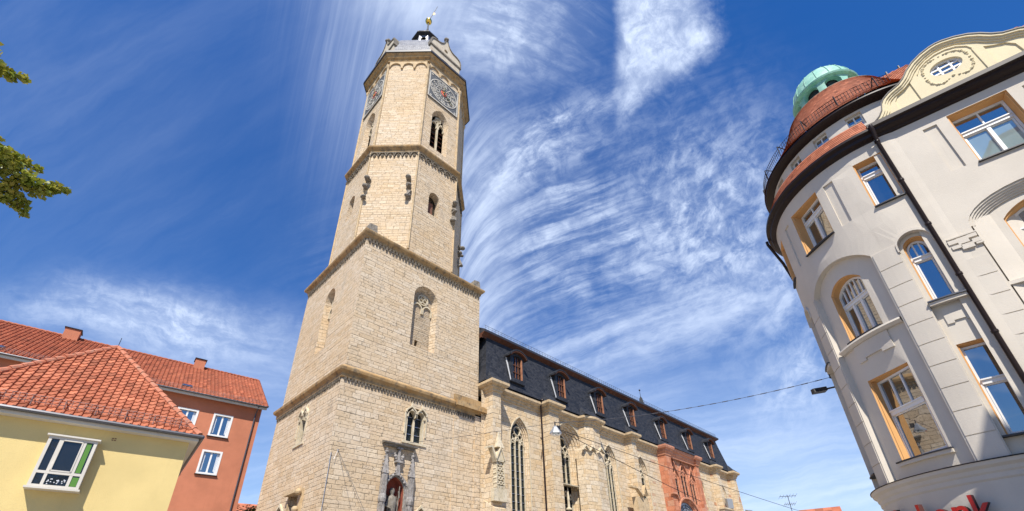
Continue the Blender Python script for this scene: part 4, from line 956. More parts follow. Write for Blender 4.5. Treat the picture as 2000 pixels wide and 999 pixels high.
for k, (a, b, zs, r_, kd) in wins.items():
    if k == 2:
        lancets(fN, a+1.02, b-1.02, 11.1, zs-.5, r_-.35, 3, NV, .95)
        wo = lancets(fN, a+1.02, b-1.02, 3.2, 9.9, .45, 3, NV, .95, heads=False)
        p = MB(); p.hexa([fN(32.3, 10.85, -.95), fN(35.6, 10.85, -.95), fN(35.6, 10.75, -.1), fN(32.3, 10.75, -.1)], [fN(32.3, 11.15, -.95), fN(35.6, 11.15, -.95), fN(35.6, 10.85, -.08), fN(32.3, 10.85, -.08)]); p.build('transom', 'carved_stone', wo)
        p = MB(); q = fN(34.0, 0, -.4); p.lathe((q.x, q.y), [(.05, 8.6), (.28, 8.65), (.28, 8.75), (.12, 8.85), (.10, 9.4), (.12, 9.6), (.03, 10.6)], 8); p.build('corbel', 'carved_stone', wo)
    else: lancets(fN, a+.30, b-.30, 3.2, zs-.1, r_-.25, 3 if k < 4 else 2, NV, dep)
# hood line round the windows
for k, (a, b, zs, r_, kd) in wins.items():
    p = MB(); p.ring(fN, arch(a-.07, b+.07, 3.0, zs, r_+.12, kd)[1:], arch(a, b, 3.0, zs, r_, kd)[1:], 0, .06)
    p.build('window_arch', 'carved_stone', NV)
# drain pipe and its hopper
p = MB(); p.tube([(29.95, 25.85, 17.75), (29.95, 26.05, 17.3), (30.12, 26.2, 16.6), (30.12, 26.2, 0.1)], .075, 8); p.ball((29.95, 25.85, 17.75), .16, 6); p.build('drain_pipe', 'gutter_brown', NV)
p = MB(); p.tube([(30.1, 26.2, 14.05), (29.3, 25.7, 14.0)], .05, 6); p.build('pipe_bracket', 'iron', NV)
# canopies on the buttresses
p = MB(); f1 = flat(23.95, YB-.02, 0, -1)
p.box(23.3, 24.6, 25.2, YB, 8.0, 8.9)
for u in (-.42, .0, .42): pass
def gablet(p, fr, u, z, w_, h_, d=.35, t=.10):
    for sx in (-1, 1): p.hexa([fr(u+sx*w_, z, 0), fr(u+sx*(w_+t), z, 0), fr(u+sx*(w_+t), z, d), fr(u+sx*w_, z, d)], [fr(u, z+h_, 0), fr(u, z+h_+t*1.6, 0), fr(u, z+h_+t*1.6, d), fr(u, z+h_, d)])
gablet(p, f1, -.02, 10.95, .42, .95, .45)
p.hexa([f1(-.35, 12.0, .0), f1(.35, 12.0, 0), f1(.35, 12.0, .4), f1(-.35, 12.0, .4)], [f1(-.02, 13.3, .1), f1(.02, 13.3, .1), f1(.02, 13.3, .14), f1(-.02, 13.3, .14)])
p.prism(f1, [(-.42, 10.9), (.42, 10.9), (0, 12.1)], 0, .36)
p.hexa([f1(-1.35, 11.7, 0), f1(-.95, 11.85, 0), f1(-.95, 11.85, .45), f1(-1.35, 11.7, .45)], [f1(-1.35, 11.85, 0), f1(-.85, 12.0, 0), f1(-.85, 12.0, .45), f1(-1.35, 11.85, .45)])
p.hexa([f1(-.95, 11.85, 0), f1(-.85, 12.0, 0), f1(-.85, 12.0, .45), f1(-.95, 11.85, .45)], [f1(-.50, 10.8, 0), f1(-.42, 10.95, 0), f1(-.42, 10.95, .45), f1(-.50, 10.8, .45)])
p.build('buttress_canopy', 'carved_stone', NV)
p = MB()     # pierced tabernacle below it
for i in range(5):
    for j in range(3): 
        u, z = -.3+.3*j, 9.3+.36*i; p.ring(f1, circ(u, z, .16, 8), circ(u, z, .08, 8), .0, .38-.03*i)
p.fbox(f1, -.42, -.34, 9.0, 11.0, 0, .36); p.fbox(f1, .34, .42, 9.0, 11.0, 0, .36); p.fbox(f1, -.2, .2, 11.0, 11.35, 0, .37)
for j in range(3): p.hexa([f1(-.42+.28*j, 9.1, .1), f1(-.14+.28*j, 9.1, .1), f1(-.14+.28*j, 9.1, .36), f1(-.42+.28*j, 9.1, .36)], [f1(-.3+.28*j, 8.5, .1), f1(-.26+.28*j, 8.5, .1), f1(-.26+.28*j, 8.5, .3), f1(-.3+.28*j, 8.5, .3)])
p.build('tabernacle', 'carved_stone', NV)
f3 = flat(36.6, 25.5, -.18, -1)
for u in (-1.05, -.15, .95): p = MB(); gablet(p, f3, u, 14.05, .36, .45, .30, .09); p.build('gablet', 'carved_stone', NV)
p = MB(); f4 = flat(44.6, YB-.1, 0, -1); gablet(p, f4, .22, 11.0, .38, .85, .35); gablet(p, f4, .22, 10.9, .22, .5, .30, .06)
p.fbox(f4, -2.5, -1.4, 11.45, 11.62, -.1, .35)
p.hexa([f4(-1.42, 11.5, 0), f4(-1.3, 11.65, 0), f4(-1.3, 11.65, .38), f4(-1.42, 11.5, .38)], [f4(-.48, 10.75, 0), f4(-.36, 10.9, 0), f4(-.36, 10.9, .38), f4(-.48, 10.75, .38)])
p.fbox(f4, -1.3, .8, 0, 10.7, -.5, .1); p.build('gablet', 'trim_stone', NV)
p = MB(); p.box(63.9, 66.9, YB-.75, YB+.1, 11.55, 11.75); p.box(64.0, 66.8, YB-.6, YB+.1, 0, 11.55); p.build('buttress', 'nave_masonry', NV)
p = MB(); p.box(70.6, 73.2, YB-.75, YB+.1, 10.75, 10.95); p.box(70.7, 73.1, YB-.6, YB+.1, 0, 10.75); p.build('buttress', 'red_masonry', NV)
for i, (x, z, lab) in enumerate(((66.15, 11.8, 'grey floodlight box on the buttress right of the red sandstone bay'), (72.6, 11.0, 'grey floodlight box on the far end buttress of the nave'))):
    fr = flat(x, YB-.5, -.55, -1); p = MB(); p.hexa([fr(-.42, z, -.1), fr(.42, z, -.1), fr(.42, z-.0, .25), fr(-.42, z, .25)], [fr(-.42, z+1.35, -.1), fr(.42, z+1.35, -.1), fr(.42, z+1.2, .35), fr(-.42, z+1.2, .35)])
    tag(p.build('floodlight', 'grey_box'), lab, 'floodlight', 'grey floodlight boxes on the nave')

# red sandstone bay
p = MB(); fR = flat(0, 26.0, 0, -1)
gw = [(53.05, 54.85, 14.5, 1.35), (55.42, 57.22, 15.1, 1.45), (57.52, 59.2, 14.4, 1.35)]
lps = [arch(a, b, 11.6+.25*(i == 1), zs, r_, 'ogee') for i, (a, b, zs, r_) in enumerate(gw)]
port = arch(53.3, 58.45, 0, 9.6, 2.4, 'point')
p.sheet(fR, rect(51.3, 60.0, 0, 16.9), lps+[port])
for l, (a, b, zs, r_) in zip(lps, gw):
    l2 = arch(a+.14, b-.14, l[0][1]+.1, zs, r_-.12, 'ogee'); p.loft([[fR(u, z, 0) for u, z in l], [fR(u, z, -.08) for u, z in l], [fR(u, z, -.22) for u, z in l2]][::-1])
l2 = arch(53.8, 57.95, 0, 9.6, 2.0, 'point'); lm = arch(53.55, 58.2, 0, 9.6, 2.2, 'point')
p.loft([[fR(u, z, 0) for u, z in port], [fR(u, z, -.12) for u, z in lm], [fR(u, z, -.16) for u, z in lm], [fR(u, z, -.36) for u, z in l2]][::-1])
p.box(51.3, 52.55, 25.45, 26.0, 0, 16.9); p.box(59.3, 60.0, 25.5, 26.0, 0, 16.9)
p.poly([(51.3, 26.0, 0), (51.3, 26.6, 0), (51.3, 26.6, 16.9), (51.3, 26.0, 16.9)][::-1]); p.poly([(60, 26.0, 0), (60, 26.6, 0), (60, 26.6, 16.9), (60, 26.0, 16.9)])
p.build('sandstone_bay', 'red_masonry', NV)
p = MB(); sweep(p, [(51.30, 26.5), (51.30, 25.45), (52.55, 25.45), (52.55, 25.75), (59.3, 25.75), (59.3, 25.45), (60.0, 25.45), (60.0, 26.5)], [(0, 16.5), (.08, 16.55), (.12, 16.8), (.25, 16.95), (.25, 17.15), (.44, 17.3), (.5, 17.5), (.5, 17.66), (0, 17.68)]); p.build('cornice', 'red_carving', NV)
for l, (a, b, zs, r_) in zip(lps, gw):
    wo = lancets(fR, a+.14, b-.14, l[0][1]+.1, zs+.02, r_-.2, 2, NV, .22, 'red_carving', heads=True)
    t = MB(); A = arch(a-.09, b+.09, zs-.1, zs, r_+.2, 'ogee'); t.ring(fR, A[1:], arch(a, b, zs-.1, zs, r_, 'ogee')[1:], 0, .10)
    um = (a+b)/2; zt = zs+r_
    t.hexa([fR(um-.12, zt, 0), fR(um+.12, zt, 0), fR(um+.12, zt, .2), fR(um-.12, zt, .2)], [fR(um-.03, zt+.95, .05), fR(um+.03, zt+.95, .05), fR(um+.03, zt+.95, .12), fR(um-.03, zt+.95, .12)])
    t.build('hood_mould', 'red_carving', wo)
p = MB(); p.prism(fR, l2, -.40, -.36); wo = p.build('portal_fanlight', 'grey_box', NV)
t = MB()
for k in range(6): r_ = .5+.33*k; t.ring(fR, [(55.88+r_*1.0*cos(pi*i/14), 9.6+r_*.95*sin(pi*i/14)) for i in range(15)], [(55.88+(r_-.05)*cos(pi*i/14), 9.6+(r_-.05)*.95*sin(pi*i/14)) for i in range(15)], -.36, -.31)
for k in range(1, 6): a = pi*k/6; t.tube([fR(55.88, 9.6, -.33), fR(55.88+2.0*cos(a), 9.6+1.8*sin(a), -.33)], .03, 4)
t.build('glazing_bar', 'iron', wo)
p = MB(); p.ring(fR, arch(53.15, 58.6, 0, 9.6, 2.6, 'point')[1:], port[1:], 0, .14)
gablet(p, fR, 52.64, 11.3, .4, .9, .35, .12); gablet(p, fR, 60.0, 11.2, .4, .95, .35, .12); p.fbox(fR, 51.1, 52.0, 11.95, 12.15, .5, .8)
p.hexa([fR(52.0, 12.0, .5), fR(52.1, 12.15, .5), fR(52.1, 12.15, .8), fR(52.0, 12.0, .8)], [fR(52.4, 11.3, .5), fR(52.5, 11.4, .5), fR(52.5, 11.4, .8), fR(52.4, 11.3, .8)])
for u in (52.64, 59.9):
    for k in range(5):
        for j in (-1, 1): p.ring(fR, circ(u+j*.17, 9.2+.4*k, .17, 7), circ(u+j*.17, 9.2+.4*k, .09, 7), 0, .35)
p.build('portal_carving', 'red_carving', NV)
for u in (53.0, 59.25): p = MB(); p.tube([fR(u, 0.2, .05), fR(u, 16.3, .05)], .07, 6); p.build('portal_shaft', 'red_carving', NV)

# ================================================================== bank corner building
CC = (18.2, -.97); R0 = 3.35; AZ0 = rad(-90)
BK = thing('corner_building', (18.2, -.97, 0), 'pale grey corner building with round turret, curved gable and green copper dome', 'building')
fc = cylf(CC, R0, AZ0)
def th(deg): return -(deg+90)*pi/180*R0
pipe = Vector((14.93, -1.49)); h_ = Vector((sin(rad(172.6)), cos(rad(172.6)))); nrm = Vector((h_.y, -h_.x))
fF = lambda u, z, d: Vector((pipe.x+h_.x*u+nrm.x*d, pipe.y+h_.y*u+nrm.y*d, z))
BC, BH = (th(-34.5), th(-74.3)), 4.1
tw = MB(); holes = []
def seg_bay(c): return arch(th(c+20), th(c-19.8), 4.12, 10.22, .55, 'seg', 8)
def nar(c): return arch(th(c+6.6), th(c-6.6), 4.12, 10.03, .40, 'round', 6)
def topw(c, hw): return rect(th(c+hw), th(c-hw), 11.64, 13.43)
def pan(c): return rect(th(c+2.6), th(c-2.6), 11.64, 13.37)
bays = [-54.4, 17.6]; nars = [-91.4, -17.4]
for c in bays: holes += [seg_bay(c), topw(c, 10.2)]
for c in nars: holes += [nar(c), topw(c, 6.3)]
holes += [pan(-71.7), pan(-36.7), pan(0.3)]
tw.sheet(fc, rect(th(35), th(-106), 4.0, 14.0), holes, 0, .18)
for l in holes:
    d = .18 if l[1][0]-l[0][0] > 2 else (.13 if len(l) > 6 else (.05 if l[1][0]-l[0][0] < .35 else 0))
    if d: opening(tw, fc, l, l, 0, -d)
for l in (pan(-71.7), pan(-36.7), pan(.3)): tw.sheet(fc, l, [], -.05, .15)
inner = {}
for c in bays:
    wC = arch(th(c+10), th(c-10.6), 8.20, 9.93, .30, 'seg', 6); wD = rect(th(c+10.2), th(c-12.5), 4.62, 6.96)
    tw.sheet(fc, seg_bay(c), [wC, wD], -.18, .18); inner[c] = (wC, wD)
for c in nars:
    wE = arch(th(c+4.9), th(c-5.4), 8.18, 9.98, .30, 'round', 6); wF = rect(th(c+5.2), th(c-6.3), 4.60, 6.95)
    tw.sheet(fc, nar(c), [wE, wF], -.13, .18); inner[c] = (wE, wF)
# plain remainder of the turret and ground floor
tw.lathe(CC, [(R0, 0), (R0, 4.02)], 96); tw.lathe(CC, [(R0, 4.0), (R0, 14.0)], 60, rad(35), rad(254-6))
# rusticated courses on the piers
zc = [4.14+.605*k for k in range(11)]
for a0, a1 in ((-75.0, -84.3), (-24.6, -33.8)):
    for z0, z1 in zip(zc, zc[1:]):
        if z1 < 10.3: tw.fbox(fc, th(a0), th(a1), z0+.012, z1-.012, 0, .022, 4)
# flat facade
FW = 8.4
Gw = rect(1.59, 2.88, 11.76, 13.68); pl, pr_ = rect(1.01, 1.33, 11.8, 13.57), rect(3.15, 3.47, 11.8, 13.57)
hc = 2.25
rec_ = [(.70, 4.12), (3.80, 4.12), (3.80, 9.95)] + [(hc+1.55*cos(pi*k/16), 9.95+.85*sin(pi*k/16)) for k in range(1, 16)] + [(.70, 9.95)]
G2 = rect(5.6, 6.9, 11.76, 13.68); G3 = arch(5.4, 7.1, 8.2, 9.7, .5, 'seg')
tw.sheet(fF, rect(-.25, FW, 4.0, 14.2), [Gw, pl, pr_, rec_, G2, G3]); 
opening(tw, fF, rec_, rec_, 0, -.22)
Hw = arch(1.36, 3.14, 8.3, 9.95, .42, 'seg', 6); Iw = rect(1.3, 3.2, 4.62, 6.95)
tw.sheet(fF, rec_, [Hw, Iw], -.22)
for l in (pl, pr_): opening(tw, fF, l, l, 0, -.05); tw.sheet(fF, l, [], -.05)
tw.poly([fF(-.25, 0, 0), fF(FW, 0, 0), fF(FW, 4.02, 0), fF(-.25, 4.02, 0)])
tw.poly([fF(FW, 0, 0), fF(FW, 0, -11), fF(FW, 14.2, -11), fF(FW, 14.2, 0)]); tw.poly([fF(FW, 0, -11), fF(1.5, 0, -11), fF(1.5, 14.2, -11), fF(FW, 14.2, -11)])
q0, q1 = fF(1.5, 0, -11), Vector((CC[0]+R0*sin(rad(20)), CC[1]+R0*cos(rad(20)), 0))
tw.poly([q0, q1, q1+Vector((0, 0, 14.0)), q0+Vector((0, 0, 14.0))])
zf = [4.14, 4.50, 5.07, 5.64, 6.21, 6.78, 7.34, 7.91, 8.48, 9.04]
for z0, z1 in zip(zf, zf[1:]):
    tw.fbox(fF, .10, .655, z0+.012, z1-.012, 0, .022); tw.fbox(fF, 3.85, 5.2, z0+.012, z1-.012, 0, .022)
WALL = tw.build('wall', 'grey_plaster', BK)

def window(fr0, o, back, front_d, reveal_in, kind, parent, zt=None, mull=1, glass='window_glass', sub=0, tr=None, step=0, fan=0, flat_head=True):
    """orange splayed reveal from front_d to back, white frame and glass at back; o = outline in the wall"""
    us = [p[0] for p in o]; zs = [p[1] for p in o]; u0, u1, z0, z1 = min(us), max(us), min(zs), max(zs); um, zm = (u0+u1)/2, z0
    A_, B_ = fr0(u0, 0, back+.02), fr0(u1, 0, back+.02); T_ = (B_-A_).normalized(); N_ = Vector((T_.y, -T_.x, 0))
    if kind: N_ = (N_+T_*kind).normalized(); T_ = Vector((-N_.y, N_.x, 0))
    M_ = (A_+B_)/2
    def fr(u, z, d):        # the joinery is flat, even in the curved wall
        if d > back+.13: return fr0(u, z, d)
        q_ = M_+T_*(u-um)+N_*(d-back-.02); return Vector((q_.x, q_.y, z))
    def ins(l, i): return [(um+(u-um)*(1-2*i/(u1-u0)), z0+(z-z0)*(1-i/(z1-z0))) for u, z in l]
    i1 = ins(o, reveal_in); p = MB()
    p.loft([[fr(u, z, back-.02) for u, z in i1], [fr(u, z, front_d-.05) for u, z in ins(o, reveal_in*.55)], [fr(u, z, front_d-.05) for u, z in ins(o, reveal_in*.2)], [fr(u, z, front_d) for u, z in o]]); wo = p.build('window', 'orange_reveal', parent)
    fw = .055; i2 = ins(i1, fw); i2 = [(u, max(z, z0+fw)) for u, z in i2]
    p = MB(); p.ring(fr, i1, i2, back, back+.07)
    a, b = min(q[0] for q in i2), max(q[0] for q in i2); top = max(q[1] for q in i2); bot = z0+fw
    if tr: p.fbox(fr, a, b, tr-.05, tr+.05, back, back+.09, 3); p.fbox(fr, a, b, tr+.05, tr+.085, back, back+.12, 3)
    for k in range(1, mull+1):
        u = a+(b-a)*k/(mull+1); p.fbox(fr, u-.04, u+.04, bot, tr-.05 if tr else top, back, back+.075)
    if tr and fan:
        for k in range(1, fan+1):
            u = a+(b-a)*k/(fan+1); zz = top
            if not flat_head: tt = (u-(a+b)/2)/((b-a)/2); zz = tr+(top-tr)*(sqrt(max(.05, 1-tt*tt))*.75+.25)
            p.fbox(fr, u-.018, u+.018, tr+.08, zz-.0, back, back+.05)
    # inner sash edges
    for a2, b2 in [(a+(b-a)*k/(mull+1), a+(b-a)*(k+1)/(mull+1)) for k in range(mull+1)]:
        p.ring(fr, rect(a2+.01, b2-.01, bot+.01, (tr-.05 if tr else top)), rect(a2+.045, b2-.045, bot+.05, (tr-.085 if tr else top-.04)), back, back+.045) if (tr or flat_head) else None
    p.build('frame', 'white_paint', wo)
    p = MB(); n_ = 1
    p.sheet(fr, [(u, z) for u, z in i1], [], back+.015, None); go = p.build('pane', glass, wo)
    if glass == 'milky_glass' and tr:
        p2 = MB(); p2.fbox(fr, a, b, tr+.05, top, back+.0, back+.022); p2.build('upper_pane', 'window_glass', wo)
    return wo
def sill(fr, u0, u1, z, d0, d1, mat_='lead_edge', parent=None, t=.035, n=6):
    p = MB()
    for k in range(n):
        a, b = u0+(u1-u0)*k/n, u0+(u1-u0)*(k+1)/n
        p.hexa([fr(a, z-t, d0), fr(b, z-t, d0), fr(b, z-t, d1), fr(a, z-t, d1)], [fr(a, z+.03, d0), fr(b, z+.03, d0), fr(b, z, d1), fr(a, z, d1)])
    return p.build('sill', mat_, parent)
for c in bays:
    wC, wD = inner[c]
    wo = window(fc, wC, -.44, -.18, .05, -.12, BK, mull=2, tr=9.42, fan=5, flat_head=False); wo['label'] = 'arched window of the round turret with five top bars'
    p = MB(); n = 14; us = [th(c+18.5)+(th(c-18.9)-th(c+18.5))*k/n for k in range(n+1)]
    p.loft([[fc(u, z, d) for z, d in ((8.02, -.19), (8.03, -.10), (8.10, -.02), (8.16, -.04), (8.19, -.19))] for u in us], False); p.build('sill', 'grey_plaster', wo)
    sill(fc, th(c+10), th(c-10.6), 8.21, -.5, -.04, 'lead_edge', wo)
    p = MB(); p.fbox(fc, th(c+9.5), th(c-11), 7.58, 8.02, -.18, -.14, 6); p.fbox(fc, th(c+9.5), th(c+4.5), 7.50, 7.58, -.18, -.14, 2); p.fbox(fc, th(c-5.2), th(c-11), 7.50, 7.58, -.18, -.14, 2); p.build('apron', 'grey_plaster', wo)
    wo = window(fc, wD, -.42, -.18, .06, -.14, BK, mull=0, tr=5.93, fan=2)
    sill(fc, th(c+12), th(c-14), 4.62, -.46, -.06, 'lead_edge', wo); p = MB(); p.fbox(fc, th(c+12), th(c-14), 4.50, 4.585, -.18, -.09, 6); p.build('ledge', 'grey_plaster', wo)
    wo = window(fc, topw(c, 10.2), -.34, 0, .07, -.13, BK, mull=1, tr=12.92, fan=1)
    sill(fc, th(c+10.2), th(c-10.4), 11.64, -.3, .07, 'lead_edge', wo)
for c in nars:
    wE, wF = inner[c]
    wo = window(fc, wE, -.36, -.13, .06, 0, BK, mull=0, tr=9.62, fan=2, flat_head=False)
    sill(fc, th(c+6.5), th(c-6.5), 8.19, -.3, .10, 'gutter_grey', wo); p = MB(); p.fbox(fc, th(c+6.4), th(c-6.4), 8.06, 8.15, -.13, .06, 4)
    p.fbox(fc, th(c+4), th(c-5), 7.57, 7.98, -.13, -.10, 4); p.fbox(fc, th(c+4), th(c+1.5), 7.51, 7.57, -.13, -.10, 1); p.fbox(fc, th(c-2.6), th(c-5), 7.51, 7.57, -.13, -.10, 1); p.build('apron', 'grey_plaster', wo)
    p = MB(); p.ring(fc, arch(th(c+6.9), th(c-6.9), 9.9, 10.03, .45, 'round', 6)[1:], arch(th(c+6.3), th(c-6.3), 9.9, 10.03, .36, 'round', 6)[1:], -.1, .05); p.build('arch_mould', 'grey_plaster', wo)
    wo = window(fc, wF, -.36, -.13, .06, 0, BK, mull=0, tr=5.93)
    sill(fc, th(c+6.5), th(c-6.5), 4.60, -.3, .04, 'lead_edge', wo)
    wo = window(fc, topw(c, 6.3), -.30, 0, .06, 0, BK, mull=0, tr=12.92)
    sill(fc, th(c+6.3), th(c-6.5), 11.64, -.3, .07, 'lead_edge', wo)
for l, g_, b_d, fd, tr, mu in ((Gw, 'milky_glass', -.34, 0, 12.98, 1), (G2, 'milky_glass', -.34, 0, 12.98, 1), (Hw, 'milky_glass', -.52, -.22, 9.55, 1), (Iw, 'window_glass', -.50, -.22, 5.93, 1), (G3, 'window_glass', -.3, 0, 9.5, 1)):
    wo = window(fF, l, b_d, fd, .07, 0, BK, mull=mu, tr=tr, glass=g_, fan=1, flat_head=l not in (Hw, G3))
    u0, u1 = min(p_[0] for p_ in l), max(p_[0] for p_ in l); sill(fF, u0-.03, u1+.03, l[0][1], b_d, fd+.07, 'lead_edge', wo, n=1)
# hood mouldings over the wide arch, ornament blocks, ledge
p = MB()
for k in range(5):
    o_, d_ = .055*k, -.035-.036*k
    pts = [(hc+(1.545-o_)*cos(pi*i/20), 9.95+(.845-o_)*sin(pi*i/20)) for i in range(0, 21)]; pts2 = [(hc+(1.49-o_)*cos(pi*i/20), 9.95+(.79-o_)*sin(pi*i/20)) for i in range(0, 21)]
    for a, b, c_, d2 in zip(pts, pts[1:], pts2, pts2[1:]): p.hexa([fF(*a, -.21), fF(*b, -.21), fF(*d2, -.21), fF(*c_, -.21)], [fF(*a, d_), fF(*b, d_), fF(*d2, d_), fF(*c_, d_)])
p.build('hood_mould', 'grey_plaster', BK); p = MB(); p.fbox(fF, .71, 3.79, 8.06, 8.16, -.215, -.04); p.build('ledge', 'grey_plaster', BK)
p = MB()
for u0, u1, z0, z1 in ((.13, .72, 9.72, 9.755), (.12, .30, 9.56, 9.68), (.30, .52, 9.50, 9.69), (.52, .70, 9.60, 9.70), (.14, .34, 9.40, 9.50), (.32, .56, 9.32, 9.47), (.56, .72, 9.42, 9.54), (.60, .74, 9.36, 9.41)):
    p.fbox(fF, u0, u1, z0, z1, 0, .06)
p.build('ornament', 'grey_plaster', BK)
# belt course above the ground floor
band = [(0.0, 3.72), (.03, 3.76), (.03, 3.86), (.06, 3.90), (.07, 3.98), (.14, 4.04), (.15, 4.09), (.16, 4.12), (0, 4.16)]
arc = [(CC[0]+R0*sin(rad(a)), CC[1]+R0*cos(rad(a))) for a in range(60, -98, -2)]
arc = arc + [(fF(u, 0, 0).x, fF(u, 0, 0).y) for u in (.05, FW)]
p = MB(); sweep(p, arc[::1], [(-0 + d, z) for d, z in band]); bnd = p.build('belt_course', 'grey_plaster', BK)
p = MB(); sweep(p, arc, [(.10, 4.125), (.18, 4.125), (.18, 4.14), (0, 4.18)]); p.build('flashing', 'gutter_brown', bnd)
# eaves of the turret
p = MB(); A0, A1 = rad(-98), rad(150)
p.lathe(CC, [(R0, 13.93), (R0+.02, 13.97), (R0+.16, 14.02), (R0+.18, 14.12), (R0+.22, 14.14), (R0+.28, 14.18), (R0+.28, 14.27), (R0+.18, 14.29), (R0+.02, 14.28)], 96, A0, A1); p.build('gutter', 'gutter_brown', BK, smooth=True)
ps, uvv = [], []; n = 7
for k in range(n):
    r0, z0 = R0+.21-(.30)*k/n, 14.24+.72*k/n; ps += [(r0+.02, z0), (r0-.30/n+.005, z0+.72/n)]; uvv += [k, k+1]
p = MB(); p.lathe(CC, ps, 128, A0, A1, (100, uvv)); p.build('skirt_roof', 'brown_tile', BK)
CU = (18.36, -1.17)
# attic drum with small windows
fa = cylf(CU, 3.18, AZ0)
def ta(deg): return -(deg+90)*pi/180*3.18
aw = [rect(ta(c+4.1), ta(c-4.1), 15.04, 15.64) for c in (-92.9, -74.0, -55.4, -36.8, -18)]
p = MB(); p.sheet(fa, rect(ta(35), ta(-112), 14.9, 15.8), aw, 0, .2)
for l in aw: opening(p, fa, l, l, 0, -.17)
p.lathe(CU, [(3.18, 14.9), (3.18, 15.8)], 50, rad(35), rad(248)); p.build('attic_wall', 'grey_plaster', BK)
for l in aw:
    u0, u1 = l[0][0], l[1][0]; p = MB(); p.ring(fa, l, rect(u0+.04, u1-.04, 15.08, 15.60), -.17, -.12); um = (u0+u1)/2
    p.fbox(fa, um-.02, um+.02, 15.08, 15.6, -.17, -.12); p.fbox(fa, u0, u1, 15.32, 15.36, -.17, -.12)
    wo = p.build('attic_window', 'white_paint', BK); p = MB(); p.prism(fa, l, -.18, -.15); p.build('pane', 'window_glass', wo)
    p = MB(); p.fbox(fa, u0-.45, u0, 14.96, 15.03, 0, .03, 2); p.build('flashing', 'gutter_grey', wo)
p = MB(); p.lathe(CU, [(3.16, 15.72), (3.36, 15.79), (3.45, 15.88), (3.45, 15.96), (3.38, 16.0)], 96, rad(-118), rad(150)); p.build('upper_gutter', 'gutter_brown', BK, smooth=True)
prof = [(3.46, 15.98), (3.20, 16.32), (2.92, 16.72), (2.60, 17.2), (2.32, 17.68), (2.06, 18.18), (1.86, 18.6), (1.74, 18.9)]
import bisect
def interp(pr, t):
    t *= len(pr)-1; i = min(int(t), len(pr)-2); f_ = t-i; return (pr[i][0]+(pr[i+1][0]-pr[i][0])*f_, pr[i][1]+(pr[i+1][1]-pr[i][1])*f_)
ps, uvv = [], []; n = 30
for k in range(n):
    a, b = interp(prof, k/n), interp(prof, (k+1)/n); ps += [(a[0]+.022, a[1]-.006), (b[0]+.002, b[1])]; uvv += [k, k+1]
p = MB(); p.lathe(CU, ps, 144, 0, 2*pi, (130, uvv)); p.build('turret_roof', 'brown_tile', BK)
p = MB(); rr, zz = 3.36, 16.62
for z in (16.40, 16.56): p.lathe(CU, [(rr, z), (rr+.010, z+.008), (rr, z+.016), (rr-.010, z+.008), (rr, z)], 90, rad(-115), rad(30))
for k in range(92):
    a = rad(-115+145*k/91); p.tube([(CU[0]+rr*sin(a), CU[1]+rr*cos(a), 16.22), (CU[0]+rr*sin(a), CU[1]+rr*cos(a), 16.58)], .008, 4)
    if k % 12 == 4: p.tube([(CU[0]+rr*sin(a), CU[1]+rr*cos(a), 16.66), (CU[0]+(rr-.38)*sin(a), CU[1]+(rr-.38)*cos(a), 16.5)], .02, 4); p.tube([(CU[0]+(rr+.02)*sin(a), CU[1]+(rr+.02)*cos(a), 16.14), (CU[0]+(rr+.02)*sin(a), CU[1]+(rr+.02)*cos(a), 16.66)], .016, 4)
p.build('snow_guard', 'iron', BK)
# copper lantern and dome
p = MB(); p.lathe(CU, [(1.68, 18.80), (1.76, 18.82), (1.77, 18.87), (1.45, 18.93), (1.22, 19.03), (1.14, 19.16), (1.12, 19.25)], 48)
fd = cylf(CU, 1.10, 0)
Cn = 8; seg = 2*pi*1.10/Cn
hl = [arch(seg*k+seg*.16-pi*1.1, seg*k+seg*.84-pi*1.1, 19.42, 19.90, .18, 'seg', 3) for k in range(Cn)]
p.sheet(fd, rect(-pi*1.1, pi*1.1, 19.2, 20.15), hl, 0, .15)
for l in hl: opening(p, fd, l, l, 0, -.18)
p.lathe(CU, [(1.10, 20.10), (1.22, 20.13), (1.25, 20.2), (1.18, 20.26), (1.15, 20.35), (1.11, 20.58), (1.01, 20.88), (.83, 21.16), (.58, 21.38), (.3, 21.5), (.16, 21.55), (.13, 21.65), (.2, 21.75), (.17, 21.88), (.05, 22.0), (.01, 22.02)], 48)
for k in range(16):
    a = 2*pi*k/16; p.tube([(CU[0]+(r+.012)*sin(a), CU[1]+(r+.012)*cos(a), z) for r, z in ((1.15, 20.35), (1.11, 20.58), (1.01, 20.88), (.83, 21.16), (.58, 21.38), (.3, 21.5))], .016, 4)
dm = p.build('copper_dome', 'copper_patina', BK, smooth=True)
p = MB(); p.lathe(CU, [(.9, 19.4), (.9, 20.1)], 24); p.build('shade_core', 'iron', dm)  # dark drum standing in for the shade behind the lantern openings
# gable
half = [(-2.20, 14.40), (-2.15, 14.52), (-1.98, 14.66), (-1.86, 14.84), (-1.78, 15.10), (-1.68, 15.26), (-1.50, 15.40), (-1.20, 15.53), (-1.02, 15.70), (-.86, 15.92), (-.66, 16.12), (-.40, 16.28), (-.15, 16.37), (0, 16.39)]
gl = [(hc+.08+x, z) for x, z in half]; gl = gl + [(2*(hc+.08)-x, z) for x, z in gl[-2::-1]]; gl = gl[::-1]
ell = [(2.25+.37*cos(2*pi*k/24), 15.45+.30*sin(2*pi*k/24)) for k in range(24)]
p = MB(); pan1 = [(hc-1.42, 14.62), (hc-.86, 14.62), (hc-.86, 15.50), (hc-1.05, 15.36), (hc-1.25, 15.25), (hc-1.38, 15.05)]
pan2 = [(2*hc-x, z) for x, z in pan1][::-1]
p.sheet(fF, gl, [ell, pan1, pan2], .04); opening(p, fF, ell, ell, .04, -.10)
for l in (pan1, pan2): opening(p, fF, l, l, .04, .0); p.sheet(fF, l, [], .0)
